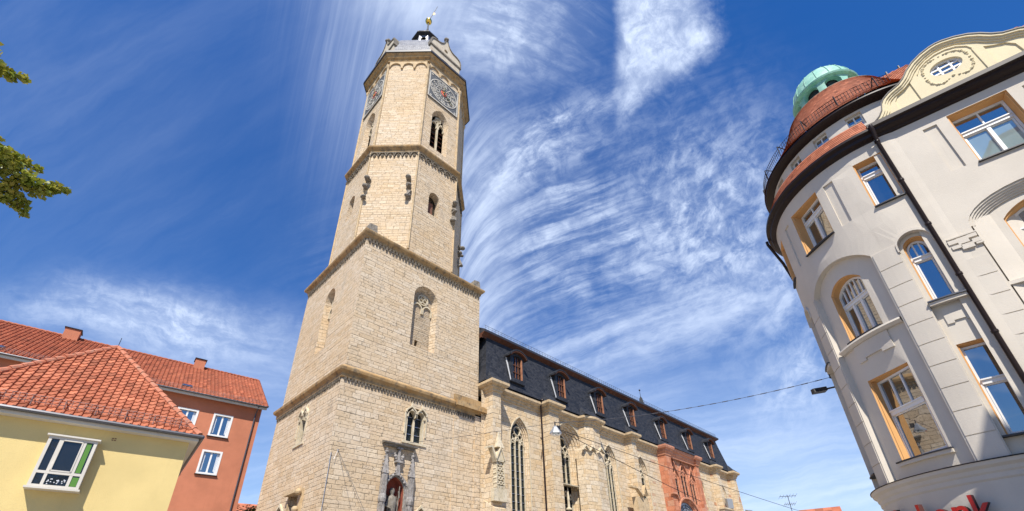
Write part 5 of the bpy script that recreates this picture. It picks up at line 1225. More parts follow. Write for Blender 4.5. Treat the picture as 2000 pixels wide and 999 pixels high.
p.loft([[fF(u, z, -.35) for u, z in gl], [fF(u, z, .04) for u, z in gl]]); p.sheet(fF, gl, [], -.35)
gb = p.build('gable', 'cream_plaster', BK)
p = MB()
def inset(l, i, c=(hc+.08, 15.2)): 
    o = []
    n_ = len(l)
    for k in range(n_):
        a, b = Vector(l[k-1]), Vector(l[(k+1) % n_]); t = (b-a).normalized(); o.append((l[k][0]-t.y*i, l[k][1]+t.x*i))
    return o
top = gl[1:-1] if False else gl
def strip(p, l, i0, i1, d0, d1):
    A, B = inset(l, i0), inset(l, i1)
    for k in range(1, len(l)-2):
        p.hexa([fF(*A[k], d0), fF(*A[k+1], d0), fF(*B[k+1], d0), fF(*B[k], d0)], [fF(*A[k], d1), fF(*A[k+1], d1), fF(*B[k+1], d1), fF(*B[k], d1)])
strip(p, gl, 0, .07, .03, .15); strip(p, gl, .07, .13, .03, .11); strip(p, gl, .13, .19, .03, .075); p.build('rim_moulding', 'cream_plaster', gb); p = MB()
arcp = [(hc-.62, 15.62), (hc-.5, 15.83), (hc-.3, 15.98), (hc-.05, 16.07), (hc+.2, 16.07), (hc+.42, 15.98), (hc+.6, 15.80), (hc+.68, 15.55)]
for a, b in zip(arcp, arcp[1:]): 
    p.hexa([fF(a[0], a[1], .03), fF(b[0], b[1], .03), fF(b[0], b[1]+.05, .03), fF(a[0], a[1]+.05, .03)], [fF(a[0], a[1], .07), fF(b[0], b[1], .07), fF(b[0], b[1]+.05, .07), fF(a[0], a[1]+.05, .07)])
p.fbox(fF, hc+.64, hc+.69, 14.6, 15.6, .03, .07); p.build('panel_moulding', 'cream_plaster', gb); p = MB()
for k in range(52):     # leaf garland round the oval window
    a = 2*pi*k/52; sq = lambda t: math.copysign(abs(t)**.7, t); rx, rz = .52, .56
    u, z = 2.25+rx*sq(sin(a)), 15.38+rz*sq(cos(a)); z = z+(.16*max(0, 1-abs(u-2.25)/.3) if cos(a) < -.3 else 0)
    p.ball(fF(u, z, .035), .030+.008*(k % 3), 5, .9)
p.build('garland', 'cream_plaster', gb)
p = MB(); strip(p, gl, -.035, 0, -.37, .17); p.build('gable_coping', 'gutter_brown', gb)
p = MB(); e2 = [(2.25+(u-2.25)*.86, 15.45+(z-15.45)*.84) for u, z in ell]; p.ring(fF, ell, e2, -.09, -.03)
for u in (2.12, 2.38): p.fbox(fF, u-.022, u+.022, 15.22, 15.69, -.09, -.04)
for z in (15.36, 15.54): p.fbox(fF, 1.95, 2.55, z-.022, z+.022, -.09, -.04)
wo = p.build('oval_window', 'white_paint', gb); p = MB(); p.prism(fF, ell, -.10, -.07); p.build('pane', 'window_glass', wo)
# facade cornice and gutter under the gable
p = MB(); gp = [(fF(u, 0, 0).x, fF(u, 0, 0).y) for u in (-.1, FW)]
sweep(p, gp, [(0, 13.99), (.06, 14.02), (.08, 14.08), (.20, 14.12), (.24, 14.16), (.26, 14.24), (.34, 14.26), (.34, 14.40), (0, 14.44)]); p.build('facade_cornice', 'gutter_brown', BK)
# main tiled roof behind the gable
p = MB(); e = [fF(-.6, 14.4, -.2), fF(FW+.3, 14.4, -.2), fF(FW+.3, 14.4, -11), fF(-.6, 14.4, -11)]; r_ = [fF(1.9, 19.9, -3.6), fF(2.75, 19.9, -3.6), fF(2.75, 19.9, -7.6), fF(1.9, 19.9, -7.6)]
p.poly([e[1], e[2], r_[2], r_[1]]); p.poly([e[2], e[3], r_[3], r_[2]]); p.poly([e[3], e[0], r_[0], r_[3]]); p.poly(r_); p.poly([v_-Vector((0, 0, .06)) for v_ in (e[0], e[1], r_[1], r_[0])]); p.build('main_roof', 'brown_tile', BK); MR = (e, r_)
p = MB()
for u in (2.2, 2.6): p.tube([fF(u, 19.9, -3.6), fF(u, 20.08, -3.6)], .03, 5)
p.build('roof_hook', 'iron', BK)
# downpipes
def pipes(pts, name='downpipe', r=.055):
    p = MB(); p.tube(pts, r, 10)
    a, b = Vector(pts[-2]), Vector(pts[-1]); n_ = int((a-b).length/1.6)
    for k in range(n_+1): q = a+(b-a)*k/max(1, n_); p.tube([q+Vector((0, 0, .03)), q-Vector((0, 0, .03))], r*1.3, 10)
    return p.build(name, 'gutter_brown', BK, smooth=True)
a_, b_ = fF(-.02, 0, .12), fF(-.02, 0, .36)
pipes([(b_.x, b_.y, 14.3), (b_.x, b_.y, 14.12), (a_.x, a_.y, 13.8), (a_.x, a_.y, 0.1)])
q = lambda r_, a: (CC[0]+r_*sin(rad(a)), CC[1]+r_*cos(rad(a)))
x1_, y1_ = q(R0+.34, -8); x2_, y2_ = q(R0+.12, 1)
x3_, y3_ = q(R0+.10, 12)
pipes([(x1_, y1_, 14.2), (x1_, y1_, 14.05), (x2_, y2_, 13.3), (x3_, y3_, 12.4), (x3_, y3_, 4.2)])
# bank sign: standing letters on the curved band
SG = thing('letter_sign', (*q(R0, -55), 3.2), 'red standing letters along the curved wall above the bank entrance', 'sign')
def letter(ch, deg, wdeg, H=.62, zb=2.88, R=R0+.02):
    cu = bpy.data.curves.new('letter', 'FONT'); cu.body = ch; cu.extrude = .06; cu.offset = .012; cu.size = 1.0; cu.resolution_u = 4
    o = bpy.data.objects.new('tmp', cu); COL.objects.link(o); bpy.context.view_layer.update()
    me = bpy.data.meshes.new_from_object(o.evaluated_get(bpy.context.evaluated_depsgraph_get())); bpy.data.objects.remove(o); bpy.data.curves.remove(cu)
    xs = [v.co.x for v in me.vertices]; x0, x1 = min(xs), max(xs); fr = cylf(CC, R, AZ0); u0 = -(deg+90)*pi/180*R; W_ = wdeg*pi/180*R; sc_ = H/.73
    for v in me.vertices: v.co = fr(u0+(v.co.x-x0)/(x1-x0)*W_, zb+v.co.y*sc_, .10+(v.co.z+.06)*1.0)
    me.materials.append(MATS['sign_red']); me.materials.append(MATS['sign_side'])
    me.update()
    for p_ in me.polygons:
        c_ = p_.center; rad_ = Vector((c_.x-CC[0], c_.y-CC[1], 0)).normalized()
        p_.material_index = 0 if p_.normal.dot(rad_) > .6 else 1
    o = bpy.data.objects.new('letter', me); COL.objects.link(o); o.parent = SG; o.matrix_parent_inverse = PINV[SG.name]
x = -14.0
for ch, w_ in (('V', 6.4), ('o', 5.2), ('l', 1.9), ('k', 5.2), ('s', 4.6), ('b', 5.4), ('a', 4.9), ('n', 5.0), ('k', 5.6)):
    letter(ch, x-3.9 if False else x-4.6, w_); x -= w_+1.35
# security light box and cable hook at the turret edge
hx, hy = q(R0+.02, -8.6); hk = Vector((hx, hy, 8.0))
p = MB(); fl_ = Vector((*q(R0+.45, -9.5), 7.62)); fr = flat(fl_.x, fl_.y, -.8, -.55)
p.hexa([fr(-.22, 7.52, -.1), fr(.2, 7.56, -.1), fr(.2, 7.56, .14), fr(-.22, 7.52, .14)], [fr(-.22, 7.70, -.1), fr(.2, 7.72, -.1), fr(.2, 7.70, .12), fr(-.22, 7.66, .12)])
p.tube([fr(.16, 7.64, 0), Vector((*q(R0, -9.5), 7.62))], .03, 6)
tag(p.build('security_light', 'black_box'), 'small black spotlight box on a bracket at the left edge of the turret', 'spotlight')

# ================================================================== yellow pavilion
def V2(az): return Vector((sin(rad(az)), cos(rad(az))))
def wallframe(azc, D, azf):
    p_ = V2(azc)*D; h2 = V2(azf); n2 = Vector((h2.y, -h2.x))
    return lambda u, z, d: Vector((p_.x+h2.x*u+n2.x*d, p_.y+h2.y*u+n2.y*d, z))
KY = 1.25
def zy(z): return 1.6+(z-1.6)*KY
fY = wallframe(9.85, 20, 96)
YL = thing('yellow_house', tuple(fY(-3.6, 0, -3.6)), 'small yellow plastered house with pyramid roof of red tiles and box window', 'house')
ov = .32; yw = -7.16+ov*1.0
eY = zy(6.08)
wl_ = (zy(4.28), zy(5.52), -3.1*KY, -2.15*KY)
wy = MB(); whole = rect(wl_[2]+.06, wl_[3]-.06, wl_[0]+.06, wl_[1]-.06)
fYw = lambda u, z, d: fY(u, z, d-ov)       # wall stands back under the eaves
wy.sheet(fYw, rect(-6.9, -.22, 0, eY-.05), [whole])
for sx in ((-.22, -6.9),):
    wy.poly([fYw(-.22, 0, 0), fYw(-.22, 0, -6.7), fYw(-.22, eY-.05, -6.7), fYw(-.22, eY-.05, 0)]); wy.poly([fYw(-6.9, 0, 0), fYw(-6.9, eY-.05, 0), fYw(-6.9, eY-.05, -6.7), fYw(-6.9, 0, -6.7)])
    wy.poly([fYw(-.22, 0, -6.7), fYw(-6.9, 0, -6.7), fYw(-6.9, eY-.05, -6.7), fYw(-.22, eY-.05, -6.7)])
wy.build('wall', 'yellow_plaster', YL)
p = MB(); p.loft([[fY(u, eY-.22, d) for u, d in ((.02, -.0), (-7.16, 0), (-7.16, -7.16), (.02, -7.16))], [fY(u, eY-.10, d) for u, d in ((.02, 0), (-7.16, 0), (-7.16, -7.16), (.02, -7.16))]], True, True, True); p.build('soffit', 'off_white', YL)
p = MB(); p.tube([fY(-7.3, eY-.06, .07), fY(.12, eY-.06, .07)], .075, 8); p.tube([fY(.10, eY-.06, .1), fY(.10, eY-.06, -7.2)], .075, 8); p.build('gutter', 'gutter_grey', YL, smooth=True)
ap = fY(-3.58, 11.35, -3.58)
def tiles(P0, U, Vv, W, H, clips, tw_=.225, th_=.25, amp=.046, lift=.030, name='tiled_slope', mat_='red_tile', parent=None):
    P0, U, Vv = Vector(P0), Vector(U).normalized(), Vector(Vv).normalized(); N = U.cross(Vv).normalized()
    if N.z < 0: N = -N
    nc, nr = int(round(W/tw_)), int(math.ceil(H/th_)); tw_ = W/nc
    xs, hs, us = [], [], []
    for c in range(nc):
        for f_, h_2 in ((0, -.55), (.10, -.25), (.35, -.30), (.55, .2), (.72, 1.0), (.90, .75)):
            xs.append((c+f_)*tw_); hs.append(h_2*amp); us.append(c+f_)
    xs.append(W); hs.append(0); us.append(nc)
    m_ = MB(); prev = None
    for r in range(nr):
        jit = random.uniform(-.004, .004)
        lo2 = [m_.vert(P0+U*(x+jit)+Vv*(r*th_)+N*(h2+lift)) for x, h2 in zip(xs, hs)]; hi2 = [m_.vert(P0+U*(x+jit)+Vv*((r+1)*th_)+N*(h2)) for x, h2 in zip(xs, hs)]
        if prev:
            for i in range(len(xs)-1): m_.face((prev[i], prev[i+1], lo2[i+1], lo2[i]), [(us[i]+.01, r+.1)]*4)
        else:
            b0 = [m_.vert(P0+U*x+N*(h2-.02)) for x, h2 in zip(xs, hs)]
            for i in range(len(xs)-1): m_.face((b0[i], b0[i+1], lo2[i+1], lo2[i]), [(us[i]+.01, .1)]*4)
        for i in range(len(xs)-1):
            ua, ub = us[i]+.01, us[i]+.02
            m_.face((lo2[i], lo2[i+1], hi2[i+1], hi2[i]), [(ua, r+.2), (ub, r+.2), (ub, r+.8), (ua, r+.8)])
        prev = hi2
    o = m_.build(name, mat_, parent)
    bm = bmesh.new(); bm.from_mesh(o.data)
    for co, no in clips:
        bmesh.ops.bisect_plane(bm, geom=bm.verts[:]+bm.edges[:]+bm.faces[:], plane_co=co, plane_no=no, clear_outer=True)
    if bm.faces and sum(f.normal.dot(N) for f in bm.faces) < 0: bmesh.ops.reverse_faces(bm, faces=bm.faces[:])
    bm.to_mesh(o.data); bm.free(); return o
e, r_ = MR
def hipclip(cnr, top_, keep):
    pn = (top_-cnr).cross(Vector((0, 0, 1))).normalized()
    return (cnr, -pn if pn.dot(keep-cnr) > 0 else pn)
mid_ = (e[0]+e[1])/2; Um = (e[1]-e[0]).normalized(); foot = e[0]+Um*(r_[0]-e[0]).dot(Um); Vm = r_[0]-foot
tiles(e[0], Um, Vm, (e[1]-e[0]).length, Vm.length, [hipclip(e[0], r_[0], mid_), hipclip(e[1], r_[1], mid_)], .20, .22, .02, .02, 'main_slope', 'brown_tile', BK)
Up = Vector((0, 0, 1))
cY = [fY(-7.16, eY, 0), fY(0, eY, 0), fY(0, eY, -7.16), fY(-7.16, eY, -7.16)]
for k in range(2):
    a, b = cY[k], cY[k+1]; mid = (a+b)/2; Vv = ap-mid; U = b-a
    clips = []
    for cnr, oth in ((a, b), (b, a)):
        pn = (ap-cnr).cross(Up).normalized()
        if pn.dot(oth-cnr) > 0: pn = -pn
        clips.append((cnr, pn))
    tiles(a, U, Vv, U.length, Vv.length, clips, parent=YL)
p = MB(); p.poly([cY[2], cY[3], ap]); p.poly([cY[3], cY[0], ap]); p.build('rear_slope', 'brown_tile', YL)
def hiptiles(a, b, r=.10, parent=None, stp=.36, mat_='ridge_tile'):
    p = MB(); a, b = Vector(a), Vector(b); n_ = int((b-a).length/stp)
    for k in range(n_):
        t0, t1 = k/n_, (k+1.12)/n_; t1 = min(t1, 1); p.tube([a+(b-a)*t0+Vector((0, 0, .02)), a+(b-a)*t1+Vector((0, 0, .0))], r*1.12, 8, r*.9)
    return p.build('ridge', mat_, parent, smooth=False)
hiptiles(cY[1], ap, parent=YL); hiptiles(cY[0], ap, parent=YL)
p = MB(); p.tube([ap, ap+Vector((0, 0, .45))], .012, 4); p.build('lightning_rod', 'iron', YL)
def guard(P0, U, Vv, W, v0, parent, hgt=.2):     # lattice snow guard lying on a roof
    P0, U, Vv = Vector(P0), Vector(U).normalized(), Vector(Vv).normalized(); N = U.cross(Vv).normalized(); N = N if N.z > 0 else -N
    p = MB(); 
    for q in (0.06, .15, .24): p.tube([P0+U*.25+Vv*(v0+q*.5)+N*(q+.04), P0+U*(W-.25)+Vv*(v0+q*.5)+N*(q+.04)], .007, 4)
    x = .25
    while x < W-.25:
        p.tube([P0+U*x+Vv*v0+N*.03, P0+U*x+Vv*(v0+.12)+N*.28], .008, 4)
        x += .16
        if int(x/.16) % 5 == 0: p.tube([P0+U*x+Vv*(v0-.08)+N*.03, P0+U*x+Vv*(v0+.06)+N*.26, P0+U*x+Vv*(v0+.3)+N*.04], .016, 4)
    return p.build('snow_guard', 'guard_metal', parent)
mid = (cY[0]+cY[1])/2; guard(cY[0]+(cY[1]-cY[0])*.0, cY[1]-cY[0], ap-mid, 7.0, .30, YL)
# box window
bx = MB(); u0, u1, z0, z1 = wl_[2], wl_[3], wl_[0], wl_[1]; dp = .32
def fb(p, *a): p.fbox(fYw, *a)
fb(bx, u0-.06, u1+.06, z1, z1+.05, 0, dp+.06); fb(bx, u0-.05, u1+.05, z0-.06, z0, 0, dp+.06)
for a, b, c_, d_ in ((u0, u0+.08, z0, z1), (u1-.08, u1, z0, z1), (u0+.08, u1-.08, z0, z0+.07), (u0+.08, u1-.08, z1-.08, z1), (u0+.08, u1-.08, z0+.40, z0+.48)): fb(bx, a, b, c_, d_, dp-.08, dp)
for uu in (u0+.27, u1-.33): fb(bx, uu, uu+.075, z0+.07, z1-.08, dp-.07, dp-.004)
fb(bx, u0+.345, u1-.33, z0+.48, z0+.52, dp-.06, dp+.01); fb(bx, u0+.345, u0+.38, z0+.48, z1-.08, dp-.06, dp+.01); fb(bx, u1-.365, u1-.33, z0+.48, z1-.08, dp-.06, dp+.01); fb(bx, u0+.345, u1-.33, z1-.12, z1-.08, dp-.06, dp+.01)
fb(bx, u0, u0+.04, z0, z1, 0, dp-.08); fb(bx, u1-.04, u1, z0, z1, 0, dp-.08)
bw = bx.build('box_window', 'off_white', YL)
p = MB(); p.fbox(fYw, u0+.05, u1-.05, z0, z1, dp-.05, dp-.04); p.build('pane', 'dark_glass', bw)
p = MB(); p.fbox(fYw, u1-.24, u1-.12, z0+.5, z1-.1, dp-.03, dp-.02); p.fbox(fYw, u1-.3, u1-.09, z0+.08, z0+.36, dp-.03, dp-.02); p.build('green_panel', 'green_panel', bw)
p = MB()
for uu, hh in ((u0+.45, .2), (u0+.62, .14), (u0+.78, .18)):
    q2 = fYw(uu, z0+.1, dp-.01); 
    for k in range(7): p.ball(q2+Vector((random.uniform(-.05, .05), random.uniform(-.01, .0), random.uniform(.0, hh))), .018, 4)
p.build('window_ornament', 'curtain', bw)
p = MB()
for k in range(2):
    for j in range(2): p.fbox(fYw, -2.40+.07*j, -2.35+.07*j, zy(5.66)+.06*k, zy(5.66)+.03+.06*k, 0, .01)
p.build('wall_vent', 'wood_brown', YL)

# ================================================================== salmon apartment building
KP = 36/32
def zp(z): return 1.6+(z-1.6)*KP
SK = 46/36
fP0 = wallframe(15.3, 46, 95.4)
fP = lambda u, z, d: fP0(u*SK, 1.6+(z-1.6)*SK, d*SK)
PK = thing('apartment_building', tuple(fP(-9, 0, -6)), 'salmon red apartment building with long red tiled roof and white windows', 'building')
eP = zp(12.97); ovp = .45; fPw = lambda u, z, d: fP(u, z, d-ovp)
pw = []
for u0, u1, zb, zt in ((-4.40, -3.42, 10.70, 12.02), (-2.56, -1.60, 10.70, 12.03), (-2.58, -1.62, 8.45, 9.77), (-4.42, -3.44, 8.45, 9.77)):
    pw.append(rect(u0*KP*1.012, u1*KP*1.012, zp(zb), zp(zt)))
for k in range(3): pw.append(rect(-7.6-k*2.2, -6.5-k*2.2, zp(10.7), zp(12.02)))
LP = -21
p = MB(); p.sheet(fPw, rect(LP, -.12, .5, eP), pw)
for l in pw: opening(p, fPw, l, l, 0, -.16)
bd = -12.6
p.poly([fPw(-.12, 0, 0), fPw(-.12, 0, bd), fPw(-.12, eP, bd), fPw(-.12, eP, 0)]); p.poly([fPw(LP, 0, 0), fPw(LP, eP, 0), fPw(LP, eP, bd), fPw(LP, 0, bd)]); p.poly([fPw(-.12, 0, bd), fPw(LP, 0, bd), fPw(LP, eP, bd), fPw(-.12, eP, bd)])
rP = fP(-.12, 19.0, -6.75)
p.poly([fPw(-.12, eP, 0), fPw(-.12, eP, bd), fP(-.12, 18.85, -6.75)]); p.build('wall', 'salmon_plaster', PK)
for l in pw:
    u0, u1, z0, z1 = l[0][0], l[1][0], l[0][1], l[2][1]; um = (u0+u1)/2
    p = MB(); p.ring(fPw, [(u0-.05, z0-.05), (u1+.05, z0-.05), (u1+.05, z1+.05), (u0-.05, z1+.05)], rect(u0+.07, u1-.07, z0+.07, z1-.07), -.14, .02)
    p.fbox(fPw, um-.05, um+.05, z0+.05, z1-.05, -.12, -.06); p.fbox(fPw, u0+.05, u1-.05, z0+.05, z0+.10, -.12, -.05)
    wo = p.build('window', 'white_paint', PK); p = MB(); p.fbox(fPw, u0, u1, z0, z1, -.16, -.12); p.build('pane', 'window_glass', wo)
    p = MB(); p.fbox(fPw, u0-.1, u1+.1, z0-.10, z0-.05, -.1, .10); p.build('sill', 'gutter_brown', wo)
    p = MB(); n_ = 3
    for sx in (0, 1):
        for k in range(n_):
            p = MB() if k == 0 else p
            a = (u0+.1+.05*k) if not sx else (u1-.1-.05*k); p.fbox(fPw, a-.018, a+.018, z0+.12+(.05*k), z1-.12, -.119, -.105-.01*(k % 2))
        p.build('curtain', 'curtain', wo)
    
p = MB(); p.poly([fP(LP, eP-.12, .0), fP(.1, eP-.12, .0), fP(.1, eP-.12, -ovp), fP(LP, eP-.12, -ovp)]); p.fbox(fP, LP, .1, eP-.25, eP-.05, -.04, .0); p.build('eaves_board', 'off_white', PK)
p = MB(); p.tube([fP(LP, eP-.05, .08), fP(.15, eP-.05, .08)], .08, 8); p.build('gutter', 'gutter_grey', PK, smooth=True)
p = MB(); p.tube([fP(-.40*KP, eP-.1, .05), fP(-.42*KP, eP-.6, -ovp+.09), fP(-.43*KP, .2, -ovp+.09)], .055, 8); p.build('downpipe', 'gutter_grey', PK, smooth=True)
P0 = fP(LP, eP, 0); U = fP(0, 0, 0)-fP(-1, 0, 0); Vv = fP(0, 19.0, -6.75)-fP(0, eP, 0)
tiles(P0, U, Vv, (-LP+.12)*SK, Vv.length, [], .31, .37, .070, .036, parent=PK)
p = MB(); p.poly([fP(LP, 19.0, -6.75), fP(.12, 19.0, -6.75), fP(.12, eP, -13.5), fP(LP, eP, -13.5)]); p.build('rear_slope', 'brown_tile', PK)
hiptiles(fP(LP, 19.0, -6.75), fP(.12, 19.0, -6.75), .14, PK, .42, 'red_tile'); hiptiles(fP(.1, eP, 0), fP(.1, 19.0, -6.75), .11, PK, .42, 'red_tile')
guard(P0, U, Vv, -LP*SK, .5, PK)
for s_u, w_ in ((-12.4, .85), (-4.45, .72)):
    p = MB(); p.fbox(fP, s_u-w_/2, s_u+w_/2, 18.0, 19.40, -6.9, -6.1); co = p.build('chimney', 'salmon_plaster', PK)
    p = MB(); p.fbox(fP, s_u-w_/2-.06, s_u+w_/2+.06, 19.40, 19.47, -6.96, -6.04); p.build('chimney_cap', 'gutter_brown', co)
for s_u in (-14.3, -4.95):
    c0 = P0+U*(s_u-LP)+Vv.normalized()*1.5; N = U.cross(Vv).normalized(); N = N if N.z > 0 else -N; vn = Vv.normalized()
    p = MB(); q_ = lambda a, b, c: c0+U*a+vn*b+N*c
    p.hexa([q_(-.3, -.25, 0), q_(.3, -.25, 0), q_(.3, .3, 0), q_(-.3, .3, 0)], [q_(-.3, -.25, .10), q_(.3, -.25, .10), q_(.3, .3, .10), q_(-.3, .3, .10)]); sk = p.build('skylight', 'gutter_grey', PK)
    p = MB(); p.hexa([q_(-.22, -.17, .10), q_(.22, -.17, .10), q_(.22, .22, .10), q_(-.22, .22, .10)], [q_(-.22, -.17, .11), q_(.22, -.17, .11), q_(.22, .22, .11), q_(-.22, .22, .11)]); p.build('pane', 'window_glass', sk)

# ================================================================== far houses, tree behind
def far_house(az, D, w_, dpt, ze, zr, name, label, rot=20):
    c = V2(az)*D; a = rad(rot); ux, uy = Vector((cos(a), sin(a))), Vector((-sin(a), cos(a)))
    def Q(x, y, z): r = c+ux*x+uy*y; return (r.x, r.y, z)
    T = thing(name, (c.x, c.y, 0), label, 'house'); p = MB()
    p.hexa([Q(-w_, -dpt, 0), Q(w_, -dpt, 0), Q(w_, dpt, 0), Q(-w_, dpt, 0)], [Q(-w_, -dpt, ze), Q(w_, -dpt, ze), Q(w_, dpt, ze), Q(-w_, dpt, ze)]); p.build('wall', 'off_white', T)
    p = MB(); o_ = .3; p.loft([[Q(-w_-o_, -dpt-o_, ze-.1), Q(w_+o_, -dpt-o_, ze-.1), Q(w_+o_, dpt+o_, ze-.1), Q(-w_-o_, dpt+o_, ze-.1)], [Q(-w_-o_, -.05, zr), Q(w_+o_, -.05, zr), Q(w_+o_, .05, zr), Q(-w_-o_, .05, zr)]], True, True, True); p.build('roof', 'red_tile', T)
    for k in range(3):
        p = MB(); x = -w_*.6+w_*.6*k; p.hexa([Q(x-.5, -dpt-.03, ze-2.2), Q(x+.5, -dpt-.03, ze-2.2), Q(x+.5, -dpt+.01, ze-2.2), Q(x-.5, -dpt+.01, ze-2.2)], [Q(x-.5, -dpt-.03, ze-.8), Q(x+.5, -dpt-.03, ze-.8), Q(x+.5, -dpt+.01, ze-.8), Q(x-.5, -dpt+.01, ze-.8)]); p.build('window', 'window_glass', T)
    return T
far_house(77.4, 80, 2.2, 3.5, 9.6, 12.05, 'far_house', 'distant house with orange tiled roof between the church and the corner building', -77)
far_house(15.6, 82, 3.0, 4, 12, 15.3, 'far_house', 'distant red roofed house in the gap left of the church tower', -10)
az_ = V2(75.0)*80
p = MB(); p.tube([(az_.x, az_.y, 8), (az_.x, az_.y, 14.2)], .05, 5); a2 = V2(165)
for z, hw in ((14.1, 1.05), (13.0, .7)):
    p.tube([(az_.x-a2.x*hw, az_.y-a2.y*hw, z+.05), (az_.x+a2.x*hw, az_.y+a2.y*hw, z-.05)], .035, 4)
    for k in range(6):
        t = -1+2*k/5; c = Vector((az_.x+a2.x*hw*t, az_.y+a2.y*hw*t, z)); p.tube([c-Vector((.3, .3, -.2)), c+Vector((.3, .3, -.2))], .02, 4)
tag(p.build('tv_antenna', 'gutter_grey'), 'thin television antenna on a mast beyond the end of the church', 'antenna')

def leafcloud(mb, clumps, leaf, seed):
    rnd = random.Random(seed)
    for c, r, n_ in clumps:
        for _ in range(n_):
            d = Vector((rnd.gauss(0, 1), rnd.gauss(0, 1), rnd.gauss(0, 1))).normalized(); rr = r*(rnd.random()**.45)
            p_ = Vector(c)+Vector((d.x*rr, d.y*rr, d.z*rr*.8))
            a = Vector((rnd.gauss(0, 1), rnd.gauss(0, 1), rnd.gauss(0, .6))).normalized(); b = a.cross(Vector((rnd.gauss(0, 1), rnd.gauss(0, 1), rnd.gauss(0, 1)))).normalized()
            s0 = leaf*rnd.uniform(.6, 1.25); 
            mb.poly([p_-a*s0*.6, p_-b*s0*.42+a*s0*.05, p_+a*s0*.65, p_+b*s0*.42+a*s0*.05])
T = thing('linden_tree', (-4.6, 6.2, 0), 'leafy green tree whose branch tips reach in from the left edge', 'tree')
p = MB(); tr = Vector((-4.6, 6.2, 0))
p.tube([tr, tr+Vector((.05, .02, 2.0)), tr+Vector((.0, .1, 4.2))], .30, 12, .22)
tips = [Vector((-1.9, 7.75, 6.8)), Vector((-2.35, 6.95, 7.7)), Vector((-4.6, 8.3, 8.0)), Vector((-6.2, 7.4, 7.6)), Vector((-6.6, 4.8, 7.2)), Vector((-4.2, 4.2, 7.8)), Vector((-4.6, 6.3, 9.6)), Vector((-2.6, 7.3, 6.0))]
rnd = random.Random(3); clumps = []
for t in tips:
    s0 = tr+Vector((0, .1, 3.6+rnd.random())); m1 = s0+(t-s0)*.5+Vector((rnd.uniform(-.2, .2), rnd.uniform(-.2, .2), .35)); p.tube([s0, m1, t], .12, 8, .03)
    for _ in range(4):
        q2 = m1+(t-m1)*rnd.random(); e2 = q2+Vector((rnd.uniform(-.5, .5), rnd.uniform(-.5, .5), rnd.uniform(-.2, .5))); p.tube([q2, e2], .025, 5, .008)
p.build('trunk', 'bark', T, smooth=True)
for t in tips[2:7]:
    for _ in range(10): clumps.append((t+Vector((rnd.gauss(0, .65), rnd.gauss(0, .65), rnd.gauss(0, .5))), rnd.uniform(.35, .6), 130))
# the two branch ends seen in the picture, built of small twig clumps
vis = [((-1.86, 7.70, 6.93), .24, 420), ((-1.62, 7.74, 6.80), .20, 300), ((-1.45, 7.78, 6.78), .17, 230), ((-1.30, 7.77, 6.88), .11, 110), ((-1.20, 7.78, 6.93), .07, 45), ((-1.75, 7.85, 6.60), .22, 330),
       ((-1.56, 7.95, 6.55), .15, 170), ((-1.90, 7.9, 6.42), .16, 170), ((-1.72, 7.75, 7.08), .12, 90), ((-1.52, 7.70, 7.03), .06, 30), ((-2.1, 7.7, 6.7), .3, 420), ((-2.0, 7.6, 7.05), .16, 150), ((-1.45, 7.95, 6.42), .07, 30),
       ((-2.20, 6.95, 7.72), .12, 100), ((-2.07, 6.96, 7.70), .08, 60), ((-1.97, 6.97, 7.76), .07, 45), ((-2.4, 6.95, 7.65), .22, 260), ((-2.7, 7.0, 7.6), .35, 320), ((-2.5, 7.5, 6.5), .4, 350)]
clumps += [(Vector(c), r, n_) for c, r, n_ in vis]
lf = MB(); leafcloud(lf, clumps, .062, 11); lf.build('crown', 'leaf_b', T)
T = thing('bushy_tree', (15.0, 52, 0), 'dark green bushy tree in the gap between the apartment building and the tower', 'tree')
c = V2(15.9)*54; T.location = (c.x, c.y, 0); PINV[T.name] = Matrix.Translation((c.x, c.y, 0)).inverted()
p = MB(); p.tube([(c.x, c.y, 0), (c.x, c.y, 6), (c.x+.2, c.y, 9)], .3, 8, .1); 
for k in range(6): a = k*1.05; p.tube([(c.x, c.y, 5+.4*k), (c.x+1.5*cos(a), c.y+1.5*sin(a), 7.5+.3*k)], .1, 6, .03)
p.build('trunk', 'bark', T)
lf = MB(); leafcloud(lf, [((c.x+rnd.gauss(0, .9), c.y+rnd.gauss(0, .9), 8.75+rnd.gauss(0, .8)), .7, 110) for _ in range(32)], .16, 5); lf.build('crown', 'leaf_a', T)

# ================================================================== street lamp and its cables
def sag(a, b, s0, n_=24): a, b = Vector(a), Vector(b); return [a+(b-a)*k/n_-Vector((0, 0, s0*4*(k/n_)*(1-k/n_))) for k in range(n_+1)]
hT = Vector((11.83, 26.66, 9.84)); lampP = Vector((15.28, 12.51, 8.30))
def cable(pts, label, r=.014, mat_='gutter_grey', name='cable', twist=True):
    r *= .55 if twist else .9
    p = MB(); p.tube(pts, r, 5); 
    if twist:
        acc = 0; a = Vector(pts[0])
        for b in pts[1:]:
            b = Vector(b); L = (b-a).length; k = 0
            while k*.42 < L: q2 = a+(b-a)*(k*.42/L); p.tube([q2, q2+(b-a)/L*.2], r*1.9, 5); k += 1
            a = b
    return tag(p.build(name, mat_), label, 'cable', 'overhead cables of the street lamp')
cable(sag(hT, lampP+Vector((0, 0, .25)), .12), 'twisted overhead cable running from the tower wall to the hanging street lamp', .012)
cable(sag(lampP+Vector((0, 0, .25)), hk, .30), 'twisted overhead cable running from the hanging street lamp to the turret', .016)
def ray2(az, tan, D): v = V2(az)*D; return Vector((v.x, v.y, 1.6+tan*D))
cable(sag(lampP, ray2(66.5, .162, 27), .05), 'dark wire from the hanging lamp sloping down across the red sandstone bay', .017, 'iron', twist=False)
cable(sag(lampP, ray2(77, .118, 42), .1), 'long dark wire from the hanging lamp sloping down past the end of the nave', .016, 'iron', twist=False)
